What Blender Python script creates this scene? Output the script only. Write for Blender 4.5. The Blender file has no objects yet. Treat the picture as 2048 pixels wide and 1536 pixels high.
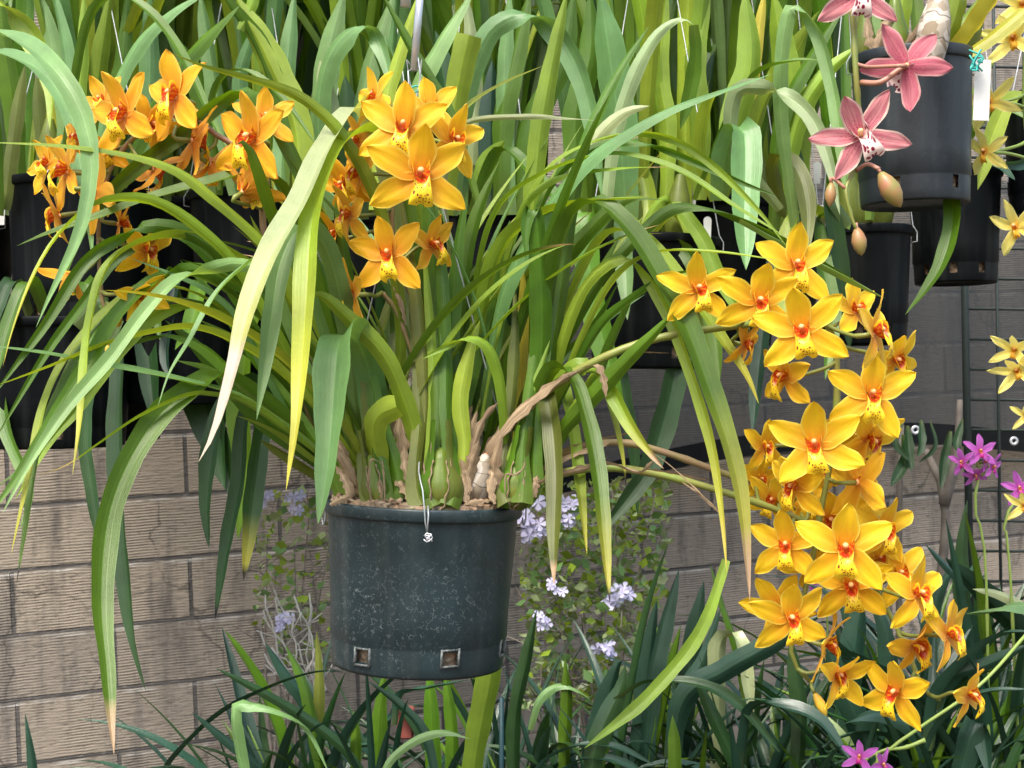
import bpy, math, random
from mathutils import Vector, Matrix, noise
random.seed(7)
S = bpy.context.scene
# ---------------------------------------------------------------- camera, sky, sun
CZ = 1.25
cam = bpy.data.objects.new("camera", bpy.data.cameras.new("camera"))
S.collection.objects.link(cam); S.camera = cam
cam.location = (0, 0, CZ); cam.rotation_euler = (math.radians(90), 0, 0)
cam.data.lens = 50; cam.data.sensor_width = 36; cam.data.clip_end = 200; cam.data.clip_start = .05
cam.data.dof.use_dof = True; cam.data.dof.focus_distance = 2.0; cam.data.dof.aperture_fstop = 15
w = bpy.data.worlds.new("World"); S.world = w; w.use_nodes = True
wn = w.node_tree; bg = wn.nodes['Background']
sky = wn.nodes.new('ShaderNodeTexSky'); sky.sky_type = 'NISHITA'; sky.sun_disc = False
SUN_EL, SUN_AZ = math.radians(58), math.radians(205)
sky.sun_elevation = SUN_EL; sky.sun_rotation = SUN_AZ; sky.air_density = 1.3; sky.dust_density = 4
wn.links.new(sky.outputs[0], bg.inputs[0]); bg.inputs[1].default_value = 0.15
sl = bpy.data.lights.new("sun", 'SUN'); sl.energy = 2.0; sl.angle = math.radians(20); sl.color = (1, .95, .87)
so = bpy.data.objects.new("sun", sl); S.collection.objects.link(so)
sd = Vector((math.sin(SUN_AZ)*math.cos(SUN_EL), math.cos(SUN_AZ)*math.cos(SUN_EL), math.sin(SUN_EL)))
so.rotation_euler = sd.to_track_quat('Z', 'Y').to_euler()
S.view_settings.view_transform = 'Standard'; S.view_settings.look = 'None'; S.view_settings.exposure = 1.22; S.view_settings.gamma = 1
S.render.engine = 'CYCLES'
S.cycles.transparent_max_bounces = 12; S.cycles.max_bounces = 7

COL = S.collection
K = .72/2048
def k(D): return K*D
def P(x, y, D): return Vector(((x-1024)*k(D), D, CZ-(y-768)*k(D)))

# ---------------------------------------------------------------- material helpers
def mat(name):
    m = bpy.data.materials.new(name); m.use_nodes = True
    nt = m.node_tree; b = nt.nodes['Principled BSDF']
    return m, nt, b
class N:
    def __init__(s, nt): s.nt = nt
    def n(s, t, **kw):
        o = s.nt.nodes.new('ShaderNode'+t)
        for a, v in kw.items(): setattr(o, a, v)
        return o
    def l(s, a, b): s.nt.links.new(a, b)
    def sock(s, o, v):
        if hasattr(v, 'links') or isinstance(v, bpy.types.NodeSocket): s.l(v, o)
        else: o.default_value = v
    def math(s, op, a, b=0., c=0., clamp=False):
        o = s.n('Math', operation=op, use_clamp=clamp); s.sock(o.inputs[0], a); s.sock(o.inputs[1], b); s.sock(o.inputs[2], c); return o.outputs[0]
    def mix(s, f, a, b, blend='MIX'):
        o = s.n('Mix', data_type='RGBA', blend_type=blend); s.sock(o.inputs[0], f)
        s.sock(o.inputs[6], a if not isinstance(a, tuple) else (*a, 1)); s.sock(o.inputs[7], b if not isinstance(b, tuple) else (*b, 1)); return o.outputs[2]
    def ramp(s, f, p0, p1, v0=0., v1=1.):
        o = s.n('MapRange', clamp=True); s.sock(o.inputs[0], f); o.inputs[1].default_value = p0; o.inputs[2].default_value = p1
        o.inputs[3].default_value = v0; o.inputs[4].default_value = v1; return o.outputs[0]
    def noise(s, vec, scale, detail=3, rough=.55):
        o = s.n('TexNoise'); o.inputs['Scale'].default_value = scale; o.inputs['Detail'].default_value = detail; o.inputs['Roughness'].default_value = rough
        if vec is not None: s.l(vec, o.inputs['Vector'])
        return o.outputs[0]
    def scale(s, vec, v):
        o = s.n('Mapping'); s.l(vec, o.inputs[0]); o.inputs['Scale'].default_value = v; return o.outputs[0]
    def bump(s, h, st, dist, b):
        o = s.n('Bump'); o.inputs['Strength'].default_value = st; o.inputs['Distance'].default_value = dist; s.l(h, o.inputs['Height']); s.l(o.outputs[0], b.inputs['Normal']); return o
def translucent(nt, b, col, fac):
    q = N(nt); out = nt.nodes['Material Output']; t = q.n('BsdfTranslucent'); q.sock(t.inputs[0], col)
    m = q.n('MixShader'); m.inputs[0].default_value = fac; q.l(b.outputs[0], m.inputs[1]); q.l(t.outputs[0], m.inputs[2]); q.l(m.outputs[0], out.inputs[0])

def leaf_material(name, rough, transl, spec=.5):
    m, nt, b = mat(name); q = N(nt)
    at = q.n('Attribute', attribute_name='col'); uv = q.n('TexCoord').outputs['UV']
    sx = q.n('SeparateXYZ'); q.l(uv, sx.inputs[0])
    oi = q.n('ObjectInfo')
    veins = q.ramp(q.noise(q.scale(uv, (17, .5, 1)), 1, 3, .6), .3, .7, -1, 1)
    v01 = q.ramp(veins, -1, 1, .93, 1.06)
    mid = q.ramp(q.math('ABSOLUTE', q.math('SUBTRACT', sx.outputs[0], .5)), .0, .03, 1.25, 1.)
    edge = q.ramp(q.math('ABSOLUTE', q.math('SUBTRACT', sx.outputs[0], .5)), .47, .495, 1., 1.18)
    tc = q.n('TexCoord').outputs['Object']
    nz = q.ramp(q.noise(tc, 14, 4), .3, .7, .80, 1.17)
    fine = q.ramp(q.noise(q.scale(uv, (30, 260, 1)), 1, 2), .3, .7, .93, 1.06)
    rnd = q.ramp(oi.outputs['Random'], 0, 1, .82, 1.16)
    f = q.math('MULTIPLY', q.math('MULTIPLY', v01, mid), q.math('MULTIPLY', nz, rnd)); f = q.math('MULTIPLY', q.math('MULTIPLY', f, fine), edge)
    vm = q.n('VectorMath', operation='SCALE'); q.l(at.outputs['Color'], vm.inputs[0]); q.l(f, vm.inputs['Scale'])
    blot = q.ramp(q.noise(q.scale(tc, (1, 1, .45)), 75, 5, .7), .70, .75, 0, .55)
    c = q.mix(blot, vm.outputs[0], (.10, .09, .025))
    q.l(c, b.inputs['Base Color']); b.inputs['Roughness'].default_value = rough; b.inputs['Specular IOR Level'].default_value = spec
    q.bump(q.math('ADD', veins, q.math('MULTIPLY', q.noise(tc, 60, 2), 2.)), .35, .0006, b)
    warm = q.mix(1., c, (1.7, 1.5, .45), 'MULTIPLY')
    translucent(nt, b, warm, transl)
    return m
M = {}
M['leaf'] = leaf_material('leaf_green', .36, .32, .42)
M['leafbg'] = leaf_material('leaf_background', .40, .24)
M['leafgr'] = leaf_material('leaf_dark_glossy', .27, .07, .6)

def dry_material():
    m, nt, b = mat('dry_sheath'); q = N(nt); uv = q.n('TexCoord').outputs['UV']
    st = q.noise(q.scale(uv, (34, 2.5, 1)), 1, 3); tc = q.n('TexCoord').outputs['Object']
    c = q.mix(q.ramp(st, .35, .65), (.15, .085, .04), (.60, .45, .28)); c = q.mix(q.ramp(q.noise(tc, 30, 3), .45, .7, 0, .5), c, (.22, .13, .07))
    q.l(c, b.inputs['Base Color']); b.inputs['Roughness'].default_value = .7; q.bump(st, .8, .002, b); translucent(nt, b, c, .15)
    return m
M['dry'] = dry_material()

def petal_material(name, base, tip, edge, back, veins=.1, speck=None, useobj=True):
    m, nt, b = mat(name); q = N(nt); tcn = q.n('TexCoord'); uv = tcn.outputs['UV']; tc = tcn.outputs['Object']
    sx = q.n('SeparateXYZ'); q.l(uv, sx.inputs[0]); oi = q.n('ObjectInfo')
    av = q.math('MULTIPLY', q.math('ABSOLUTE', q.math('SUBTRACT', sx.outputs[0], .5)), 2.)
    off = q.n('VectorMath', operation='ADD'); cmb = q.n('CombineXYZ'); q.l(q.math('MULTIPLY', oi.outputs['Random'], 40.), cmb.inputs[0]); q.l(tc, off.inputs[0]); q.l(cmb.outputs[0], off.inputs[1])
    nz = q.noise(off.outputs[0], 5.5, 5, .62); bru = q.ramp(q.noise(off.outputs[0], 9, 5, .75), .68, .73, 0, .55)
    c = q.mix(q.ramp(q.math('ADD', sx.outputs[1], q.math('MULTIPLY', q.math('SUBTRACT', nz, .5), .5)), .0, .62), base, tip)
    c = q.mix(q.ramp(av, *((.80, .97) if not speck else (.74, .88))), c, edge)
    st = q.noise(q.scale(uv, (26, 1.2, 1)), 1, 2)
    c = q.mix(q.ramp(st, .42, .62, 0, veins+.24), c, back)
    c = q.mix(q.ramp(nz, .45, .75, 0, .35), c, back)
    if speck:
        vo = q.n('TexVoronoi'); q.l(q.scale(uv, (9, 14, 1)), vo.inputs['Vector']); vo.inputs['Scale'].default_value = 1
        sm = q.math('MULTIPLY', q.ramp(vo.outputs['Distance'], .18, .28, 1, 0), q.ramp(sx.outputs[1], .25, .6, 1, 0)); c = q.mix(sm, c, speck)
    geo = q.n('NewGeometry'); c = q.mix(q.math('MULTIPLY', geo.outputs['Backfacing'], .45), c, back)
    c = q.mix(bru, c, (.42, .13, .04))
    if useobj: c = q.mix(1., c, oi.outputs['Color'], 'MULTIPLY')
    q.l(c, b.inputs['Base Color']); b.inputs['Roughness'].default_value = .42; b.inputs['Specular IOR Level'].default_value = .3
    b.inputs['Sheen Weight'].default_value = .1
    q.bump(q.math('ADD', q.math('MULTIPLY', st, .6), q.noise(tc, 180, 2)), .35, .0012, b)
    translucent(nt, b, c, .33); return m
M['petal'] = petal_material('petal_yellow', (.76, .26, .015), (.90, .565, .010), (.94, .74, .10), (.80, .34, .02))
M['petalpink'] = petal_material('petal_pink', (.62, .17, .22), (.70, .31, .30), (.90, .78, .62), (.48, .07, .13), .6, (.22, .0, .03), False)
M['petalpale'] = petal_material('petal_pale_yellow', (.92, .68, .08), (.94, .82, .22), (.95, .88, .36), (.92, .76, .18), .1, None, False)
M['petalpurple'] = petal_material('petal_purple', (.55, .05, .40), (.62, .16, .60), (.70, .25, .68), (.45, .08, .45), .2, None, False)

def lip_material(name, mid, spot, throat, sc=(9, 15, 1), th=(.30, .40), uthroat=(.42, .58)):
    m, nt, b = mat(name); q = N(nt); tcn = q.n('TexCoord'); uv = tcn.outputs['UV']
    sx = q.n('SeparateXYZ'); q.l(uv, sx.inputs[0])
    vo = q.n('TexVoronoi'); q.l(q.scale(uv, sc), vo.inputs['Vector']); vo.inputs['Scale'].default_value = 1; vo.inputs['Randomness'].default_value = .8
    av = q.math('MULTIPLY', q.math('ABSOLUTE', q.math('SUBTRACT', sx.outputs[0], .5)), 2.)
    sm = q.math('MULTIPLY', q.ramp(vo.outputs['Distance'], th[0], th[1], 1, 0), q.ramp(av, .82, .95, 1, 0))
    c = q.mix(sm, mid, spot)
    st = q.noise(q.scale(uv, (24, 5, 1)), 1, 3)
    tm = q.math('MULTIPLY', q.ramp(sx.outputs[1], uthroat[0], uthroat[1], 1, 0), q.ramp(st, .36, .50, .50, 1))
    tm = q.math('MULTIPLY', tm, q.ramp(av, .86, .97, 1, .1))
    c = q.mix(tm, c, throat)
    q.l(c, b.inputs['Base Color']); b.inputs['Roughness'].default_value = .4; translucent(nt, b, c, .2); return m
M['lip'] = lip_material('lip_spotted', (.90, .62, .02), (.22, .006, .004), (.48, .03, .008))
M['lippink'] = lip_material('lip_maroon_blotched', (.85, .68, .62), (.20, .0, .03), (.45, .18, .18), (5, 8, 1), (.42, .50), (.10, .25))
M['lippale'] = lip_material('lip_orange', (.85, .45, .04), (.75, .3, .03), (.8, .35, .03))
M['lippurple'] = lip_material('lip_magenta', (.55, .02, .25), (.4, .0, .15), (.7, .3, .1))

def plain(name, c, rough=.5, metal=0., c2=None, nscale=40, bump=0., spec=.5):
    m, nt, b = mat(name); q = N(nt); tc = q.n('TexCoord').outputs['Object']; nz = q.noise(tc, nscale, 4)
    q.l(q.mix(q.ramp(nz, .3, .7), c, c2 or tuple(v*.7 for v in c)), b.inputs['Base Color'])
    b.inputs['Roughness'].default_value = rough; b.inputs['Metallic'].default_value = metal; b.inputs['Specular IOR Level'].default_value = spec
    if bump: q.bump(nz, .6, bump, b)
    return m
M['column'] = plain('column_orange', (.74, .26, .08), .4, 0, (.86, .55, .22), 260)
M['columnpink'] = plain('column_cream', (.75, .55, .25), .4, 0, (.6, .3, .15), 150)
M['stem'] = plain('stem_olive', (.22, .20, .045), .45, 0, (.17, .24, .04), 30)
M['stembrown'] = plain('stem_brown', (.28, .16, .10), .45, 0, (.22, .20, .06), 30)
M['stemgreen'] = plain('stem_green', (.20, .30, .05), .45, 0, (.26, .34, .08), 30)
M['stempink'] = plain('stem_pink', (.45, .20, .16), .45, 0, (.32, .16, .08), 40)
M['bulb'] = plain('bulb_green', (.16, .20, .035), .5, 0, (.24, .24, .06), 35, .002)
M['bud'] = plain('bud_yellow', (.62, .36, .03), .45, 0, (.75, .5, .05), 60)
M['budpink'] = plain('bud_green_pink', (.22, .20, .05), .45, 0, (.36, .14, .07), 45)
M['metal'] = plain('galvanised_metal', (.62, .63, .65), .36, .55, (.5, .52, .54), 60)
M['wire'] = plain('grey_wire', (.42, .45, .46), .45, .5, (.3, .32, .33), 60)
M['meshwire'] = plain('black_green_wire', (.012, .022, .02), .5, 0, (.02, .03, .028), 60)
M['tag'] = plain('white_plastic', (.60, .61, .59), .5, 0, (.48, .49, .46), 30)
M['teal'] = plain('teal_twine', (.04, .42, .36), .6)
M['trunk'] = plain('grey_bark', (.20, .17, .14), .8, 0, (.11, .095, .08), 25, .004)
M['lilac'] = plain('lilac_petal', (.50, .47, .72), .6, 0, (.68, .67, .84), 40)
M['twig'] = plain('pale_twig', (.34, .30, .25), .8, 0, (.14, .11, .09), 50)
M['brick'] = plain('red_brick', (.32, .08, .06), .85, 0, (.2, .06, .05), 30, .002)
M['soil'] = plain('soil', (.05, .038, .028), .95, 0, (.10, .075, .055), 12, .02)

def chip_material():
    m, nt, b = mat('bark_mix'); q = N(nt); tc = q.n('TexCoord').outputs['Object']
    vo = q.n('TexVoronoi'); q.l(tc, vo.inputs['Vector']); vo.inputs['Scale'].default_value = 110
    c = q.mix(vo.outputs['Distance'], (.42, .33, .22), (.06, .04, .03)); c = q.mix(q.ramp(q.noise(tc, 60, 3), .4, .6), c, (.28, .18, .11))
    q.l(c, b.inputs['Base Color']); b.inputs['Roughness'].default_value = .9; q.bump(vo.outputs['Distance'], 1., .006, b); return m
M['chips'] = chip_material()
def pot_material(name, c, scrib, rough=.38):
    m, nt, b = mat(name); q = N(nt); tc = q.n('TexCoord').outputs['Object']
    n1 = q.noise(tc, 16, 3)
    vo = q.n('TexVoronoi', feature='DISTANCE_TO_EDGE'); vo.inputs['Scale'].default_value = 150
    wv = q.n('VectorMath', operation='ADD'); nn = q.n('TexNoise'); nn.inputs['Scale'].default_value = 90; q.l(tc, nn.inputs[0])
    sc = q.n('VectorMath', operation='SCALE'); q.l(nn.outputs[1], sc.inputs[0]); sc.inputs['Scale'].default_value = .014
    q.l(tc, wv.inputs[0]); q.l(sc.outputs[0], wv.inputs[1]); q.l(wv.outputs[0], vo.inputs['Vector'])
    line = q.ramp(vo.outputs['Distance'], .01, .06, 1, 0)
    brk = q.ramp(q.noise(tc, 130, 2), .52, .62); sxx = q.n('SeparateXYZ'); q.l(tc, sxx.inputs[0]); patch = q.math('MULTIPLY', q.ramp(q.noise(tc, 9, 3), .40, .64, .1, 1), q.ramp(sxx.outputs[0], -.19, .06, 1, .3))
    mk = q.math('MULTIPLY', q.math('MULTIPLY', line, brk), q.math('MULTIPLY', patch, scrib))
    vd = q.n('TexVoronoi'); vd.inputs['Scale'].default_value = 190; q.l(tc, vd.inputs['Vector'])
    dots = q.math('MULTIPLY', q.math('MULTIPLY', q.ramp(vd.outputs['Distance'], .10, .18, 1, 0), patch), scrib*.7)
    cc = q.mix(q.ramp(n1, .3, .7), c, tuple(v*1.7+.001 for v in c)); vert = q.noise(q.scale(tc, (30, 30, 1.5)), 1, 3)
    cc = q.mix(q.ramp(vert, .5, .8, 0, .35*min(1, scrib+.4)), cc, (.11, .12, .11))
    cc = q.mix(q.math('MAXIMUM', mk, dots), cc, (.50, .55, .55))
    q.l(cc, b.inputs['Base Color']); q.l(q.ramp(n1, .3, .7, rough-.06, rough+.12), b.inputs['Roughness']); b.inputs['Specular IOR Level'].default_value = .45
    return m
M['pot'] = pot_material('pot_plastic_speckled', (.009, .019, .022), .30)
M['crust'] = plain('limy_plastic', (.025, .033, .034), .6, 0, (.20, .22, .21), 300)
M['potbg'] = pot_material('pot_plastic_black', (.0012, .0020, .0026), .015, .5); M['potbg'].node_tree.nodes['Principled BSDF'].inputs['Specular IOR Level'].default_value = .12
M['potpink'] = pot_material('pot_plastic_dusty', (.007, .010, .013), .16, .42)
def brown_bulb():
    m, nt, b = mat('papery_bulb'); q = N(nt); uv = q.n('TexCoord').outputs['UV']; sx = q.n('SeparateXYZ'); q.l(uv, sx.inputs[0]); tc = q.n('TexCoord').outputs['Object']
    vo = q.n('TexVoronoi'); q.l(tc, vo.inputs['Vector']); vo.inputs['Scale'].default_value = 75
    sep = q.n('SeparateColor'); q.l(vo.outputs['Color'], sep.inputs[0])
    c = q.mix(q.ramp(sep.outputs[0], .1, .9), (.55, .50, .42), (.26, .20, .13)); ring = q.math('FRACT', q.math('ADD', q.math('MULTIPLY', sx.outputs[1], 5.), q.math('MULTIPLY', q.noise(tc, 30, 2), 1.)))
    c = q.mix(q.ramp(ring, 0, .1, 1, 0), c, (.05, .03, .02)); c = q.mix(q.ramp(sx.outputs[1], .90, .95), c, (.75, .20, .04))
    q.l(c, b.inputs['Base Color']); b.inputs['Roughness'].default_value = .7; q.bump(ring, .7, .004, b); return m
M['oldbulb'] = brown_bulb()

def wall_material():
    m, nt, b = mat('combed_block_wall'); q = N(nt); tc = q.n('TexCoord').outputs['Object']
    sx = q.n('SeparateXYZ'); q.l(tc, sx.inputs[0]); cv = q.n('CombineXYZ'); q.l(sx.outputs[0], cv.inputs[0])
    wob = q.math('MULTIPLY', q.math('SUBTRACT', q.noise(tc, 4, 3), .5), .012); q.l(q.math('ADD', sx.outputs[2], wob), cv.inputs[1])
    br = q.n('TexBrick'); q.l(cv.outputs[0], br.inputs['Vector']); br.inputs['Scale'].default_value = 1; br.inputs['Brick Width'].default_value = .46; br.inputs['Row Height'].default_value = .17
    br.inputs['Mortar Size'].default_value = .006; br.inputs['Mortar Smooth'].default_value = .3
    br.inputs['Color1'].default_value = (.34, .285, .22, 1); br.inputs['Color2'].default_value = (.25, .215, .175, 1); br.inputs['Mortar'].default_value = (.07, .065, .062, 1); br.offset = .45
    big = q.noise(tc, 2.2, 4); c = q.mix(q.ramp(big, .38, .72, 0, .45), br.outputs[0], (.17, .155, .14))
    rid = q.math('SINE', q.math('ADD', q.math('MULTIPLY', sx.outputs[2], 820.), q.math('MULTIPLY', q.noise(tc, 7, 3, .6), 9.)))
    brk = q.noise(q.scale(tc, (30, 30, 90)), 1, 4)
    rr = q.math('MULTIPLY', rid, q.ramp(q.noise(tc, 6, 4), .38, .62, .1, 1))
    c = q.mix(q.ramp(rr, .3, 1, 0, .22), c, (.42, .375, .31)); c = q.mix(q.ramp(rr, -1, -.3, .25, 0), c, (.12, .10, .08))
    c = q.mix(q.ramp(brk, .58, .74, 0, .5), c, (.36, .33, .28)); c = q.mix(q.ramp(brk, .33, .42, .5, 0), c, (.06, .05, .042))
    # lime line along the bed joints
    fr = q.math('FRACT', q.math('DIVIDE', q.math('ADD', q.math('ADD', sx.outputs[2], wob), .003), .17))
    lime = q.math('MULTIPLY', q.ramp(q.math('ABSOLUTE', q.math('SUBTRACT', fr, .955)), .012, .03, 1, 0), q.ramp(q.noise(tc, 12, 3), .42, .6))
    c = q.mix(q.math('MULTIPLY', lime, .75), c, (.52, .50, .46))
    vo = q.n('TexVoronoi', feature='DISTANCE_TO_EDGE'); q.l(q.scale(tc, (3.6, 1, 1.9)), vo.inputs['Vector']); vo.inputs['Scale'].default_value = 1
    wv = q.n('VectorMath', operation='ADD'); nn = q.n('TexNoise'); nn.inputs['Scale'].default_value = 9; nn.inputs['Detail'].default_value = 5; q.l(tc, nn.inputs[0])
    s2 = q.n('VectorMath', operation='SCALE'); q.l(nn.outputs[1], s2.inputs[0]); s2.inputs['Scale'].default_value = .45
    q.l(q.scale(tc, (3.6, 1, 1.9)), wv.inputs[0]); q.l(s2.outputs[0], wv.inputs[1]); q.l(wv.outputs[0], vo.inputs['Vector'])
    ck = q.math('MULTIPLY', q.ramp(vo.outputs['Distance'], .004, .016, 1, 0), q.ramp(q.noise(tc, 3.1, 2), .47, .56))
    c = q.mix(q.math('MULTIPLY', ck, .55), c, (.03, .027, .025))
    stain = q.noise(q.scale(tc, (14, 14, 2.5)), 1, 4, .65); c = q.mix(q.ramp(stain, .50, .72, 0, .7), c, (.06, .055, .055))
    q.l(c, b.inputs['Base Color']); b.inputs['Roughness'].default_value = .95
    h = q.math('ADD', q.math('MULTIPLY', rr, .16), q.math('ADD', q.math('MULTIPLY', q.math('SUBTRACT', 1., br.outputs['Fac']), 2.5), q.math('MULTIPLY', brk, .8)))
    q.bump(h, .8, .006, b); return m
M['wall'] = wall_material()
def cloth_material():
    m, nt, b = mat('black_shade_netting'); q = N(nt); tc = q.n('TexCoord').outputs['Object']; out = nt.nodes['Material Output']
    b.inputs['Base Color'].default_value = (.035, .038, .04, 1); b.inputs['Roughness'].default_value = .6
    t = q.n('BsdfTransparent'); mx = q.n('MixShader'); q.l(q.ramp(q.noise(q.scale(tc, (6, 6, 1.2)), 1, 4), .3, .75, .84, .60), mx.inputs[0])
    q.l(t.outputs[0], mx.inputs[1]); q.l(b.outputs[0], mx.inputs[2]); q.l(mx.outputs[0], out.inputs[0])
    return m
M['cloth'] = cloth_material()
M['hem'] = plain('black_hem', (.003, .004, .005), .8, 0, (.006, .007, .008), 20, 0, .15)

# ---------------------------------------------------------------- object helpers
def tag(o, label=None, cat=None, group=None, kind=None):
    if label: o['label'] = label
    if cat: o['category'] = cat
    if group: o['group'] = group
    if kind: o['kind'] = kind
    return o
def root(name, loc, label, cat, group=None):
    o = bpy.data.objects.new(name, None); COL.objects.link(o); o.location = loc; o.empty_display_size = .05
    return tag(o, label, cat, group)
JOIN = None
def mesh(name, V, F, m, parent=None, uvs=None, cols=None, smooth=True, base=None):
    global JOIN
    if JOIN is not None:
        b = len(JOIN[0]); JOIN[0].extend(V); JOIN[1].extend([tuple(i+b for i in f) for f in F]); JOIN[2].extend(uvs); JOIN[3].extend(cols); return None
    """vertices in world space; parent is a thing at .location, or a part of one (base = that thing)"""
    me = bpy.data.meshes.new(name); me.from_pydata([tuple(v) for v in V], [], F); me.update()
    if uvs:
        ul = me.uv_layers.new(name='uv')
        for lp in me.loops: ul.data[lp.index].uv = uvs[lp.vertex_index]
    if cols:
        ca = me.color_attributes.new('col', 'FLOAT_COLOR', 'POINT')
        for i, c in enumerate(cols): ca.data[i].color = (*c, 1)
    if smooth: me.polygons.foreach_set('use_smooth', [True]*len(me.polygons))
    me.materials.append(m)
    o = bpy.data.objects.new(name, me); COL.objects.link(o)
    if parent is not None:
        o.parent = parent
        o.matrix_parent_inverse = Matrix.Translation(-(base or parent).location) if (base or parent).type == 'EMPTY' else Matrix.Identity(4)
    return o
class Geo:
    def __init__(s): s.V = []; s.F = []; s.U = []
    def add(s, V, F, U=None):
        n = len(s.V); s.V += [Vector(v) for v in V]; s.F += [tuple(i+n for i in f) for f in F]; s.U += U or [(0, 0)]*len(V); return s
    def tube(s, pts, rads, seg=8, cap=True):
        pts = [Vector(p) for p in pts]; n = len(pts)
        if not hasattr(rads, '__len__'): rads = [rads]*n
        V = []; U = []; prev = None
        for i, p in enumerate(pts):
            t = (pts[min(i+1, n-1)]-pts[max(i-1, 0)]).normalized()
            if prev is None: a = t.orthogonal().normalized()
            else: a = (prev - t*prev.dot(t)).normalized()
            prev = a; b = t.cross(a)
            for j in range(seg):
                g = 2*math.pi*j/seg; V.append(p+(a*math.cos(g)+b*math.sin(g))*rads[i]); U.append((j/seg, i/(n-1)))
        F = [(i*seg+j, i*seg+(j+1) % seg, (i+1)*seg+(j+1) % seg, (i+1)*seg+j) for i in range(n-1) for j in range(seg)]
        if cap: F += [tuple(range(seg))[::-1], tuple(range((n-1)*seg, n*seg))]
        return s.add(V, F, U)
    def lathe(s, prof, c, seg=64, up=Vector((0, 0, 1)), skip=None):
        up = Vector(up).normalized(); a = up.orthogonal().normalized() if abs(up.z) < .9 else (Vector((1, 0, 0))-up*up.x).normalized(); b = up.cross(a)
        V = []; U = []; n = len(prof)
        for i, (r, z) in enumerate(prof):
            for j in range(seg):
                g = 2*math.pi*j/seg; V.append(Vector(c)+up*z+(a*math.cos(g)+b*math.sin(g))*max(r, 1e-5)); U.append((j/seg, i/(n-1)))
        F = [(i*seg+j, i*seg+(j+1) % seg, (i+1)*seg+(j+1) % seg, (i+1)*seg+j) for i in range(n-1) for j in range(seg) if not (skip and skip(i, j))]
        return s.add(V, F, U)
    def box(s, c, sz, R=None):
        V = [Vector((x*sz[0]/2, y*sz[1]/2, z*sz[2]/2)) for x in (-1, 1) for y in (-1, 1) for z in (-1, 1)]
        if R: V = [R@v for v in V]
        return s.add([v+Vector(c) for v in V], [(0, 1, 3, 2), (4, 6, 7, 5), (0, 4, 5, 1), (2, 3, 7, 6), (0, 2, 6, 4), (1, 5, 7, 3)])
    def obj(s, name, m, parent=None, base=None, smooth=True): return mesh(name, s.V, s.F, m, parent, s.U, None, smooth, base)
def spline(pts, n):
    pts = [Vector(p) for p in pts]
    if len(pts) == 2: pts = [pts[0], (pts[0]+pts[1])/2, pts[1]]
    cum = [0]
    for a, b in zip(pts, pts[1:]): cum.append(cum[-1]+(b-a).length)
    ext = [pts[0]*2-pts[1]]+pts+[pts[-1]*2-pts[-2]]; out = []
    for i in range(n):
        s = cum[-1]*i/(n-1); j = 0
        while j < len(pts)-2 and cum[j+1] < s: j += 1
        t = (s-cum[j])/max(cum[j+1]-cum[j], 1e-9); p0, p1, p2, p3 = ext[j:j+4]
        out.append(.5*((2*p1)+(p2-p0)*t+(2*p0-5*p1+4*p2-p3)*t*t+(3*p1-p0-3*p2+p3)*t**3))
    return out

# ---------------------------------------------------------------- leaves
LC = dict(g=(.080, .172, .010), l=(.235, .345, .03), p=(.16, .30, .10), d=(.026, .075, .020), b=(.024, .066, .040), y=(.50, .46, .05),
          o=(.12, .15, .025), t=(.45, .30, .17), w=(.32, .40, .20), c=(.52, .54, .30))
TIP = dict(Y=((.50, .45, .06), .72, 1.), T=((.50, .34, .20), .92, .935), K=((.012, .010, .008), .955, .965), W=((.60, .50, .40), .86, .88))
def ribbon(pts, wid, widths, col, tip=None, tip2=None, cut=False, fold=.27, rag=0.):
    """pts centreline, wid unit width vectors, widths full widths -> V, F, U, C"""
    n = len(pts); V = []; U = []; C = []; vs = (-1, -.55, -.08, .08, .55, 1); m = len(vs)
    ph = random.random()*9; widths = [w_*(1+.05*math.sin(i*.55+ph)+.04*math.sin(i*1.3+ph*2)) for i, w_ in enumerate(widths)]
    for i in range(n):
        s = i/(n-1); t = (pts[min(i+1, n-1)]-pts[max(i-1, 0)]).normalized(); wv = wid[i]; nr = t.cross(wv).normalized()
        c = Vector(col); bs = max(0, 1-s/.18); c = c.lerp(Vector((.22, .26, .05)), bs*.35)
        for tc in (tip, tip2):
            if tc:
                cc, a, b = TIP[tc]; f = min(1, max(0, (s-a)/(b-a))); c = c.lerp(Vector(cc), f)
        for v in vs:
            x = widths[i]/2*v; dz = fold*widths[i]*(abs(v)-.5)
            dz += .035*widths[i]*math.sin(s*17+ph+v*1.3)*abs(v)
            V.append(pts[i]+wv*x+nr*dz); U.append(((v+1)/2, s)); C.append(tuple(c))
    F = [(i*m+j, i*m+j+1, (i+1)*m+j+1, (i+1)*m+j) for i in range(n-1) for j in range(m-1)]
    return V, F, U, C
def wprof(s, cut=False, base=.5):
    a = base+(1-base)*min(1, s/.4)**.8
    if cut: return a*(1 if s < .97 else .9)
    return a*(1-max(0, (s-.55)/.45)**2.3)**.9 + .004
VIEW = Vector((0, 1, 0))
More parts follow.
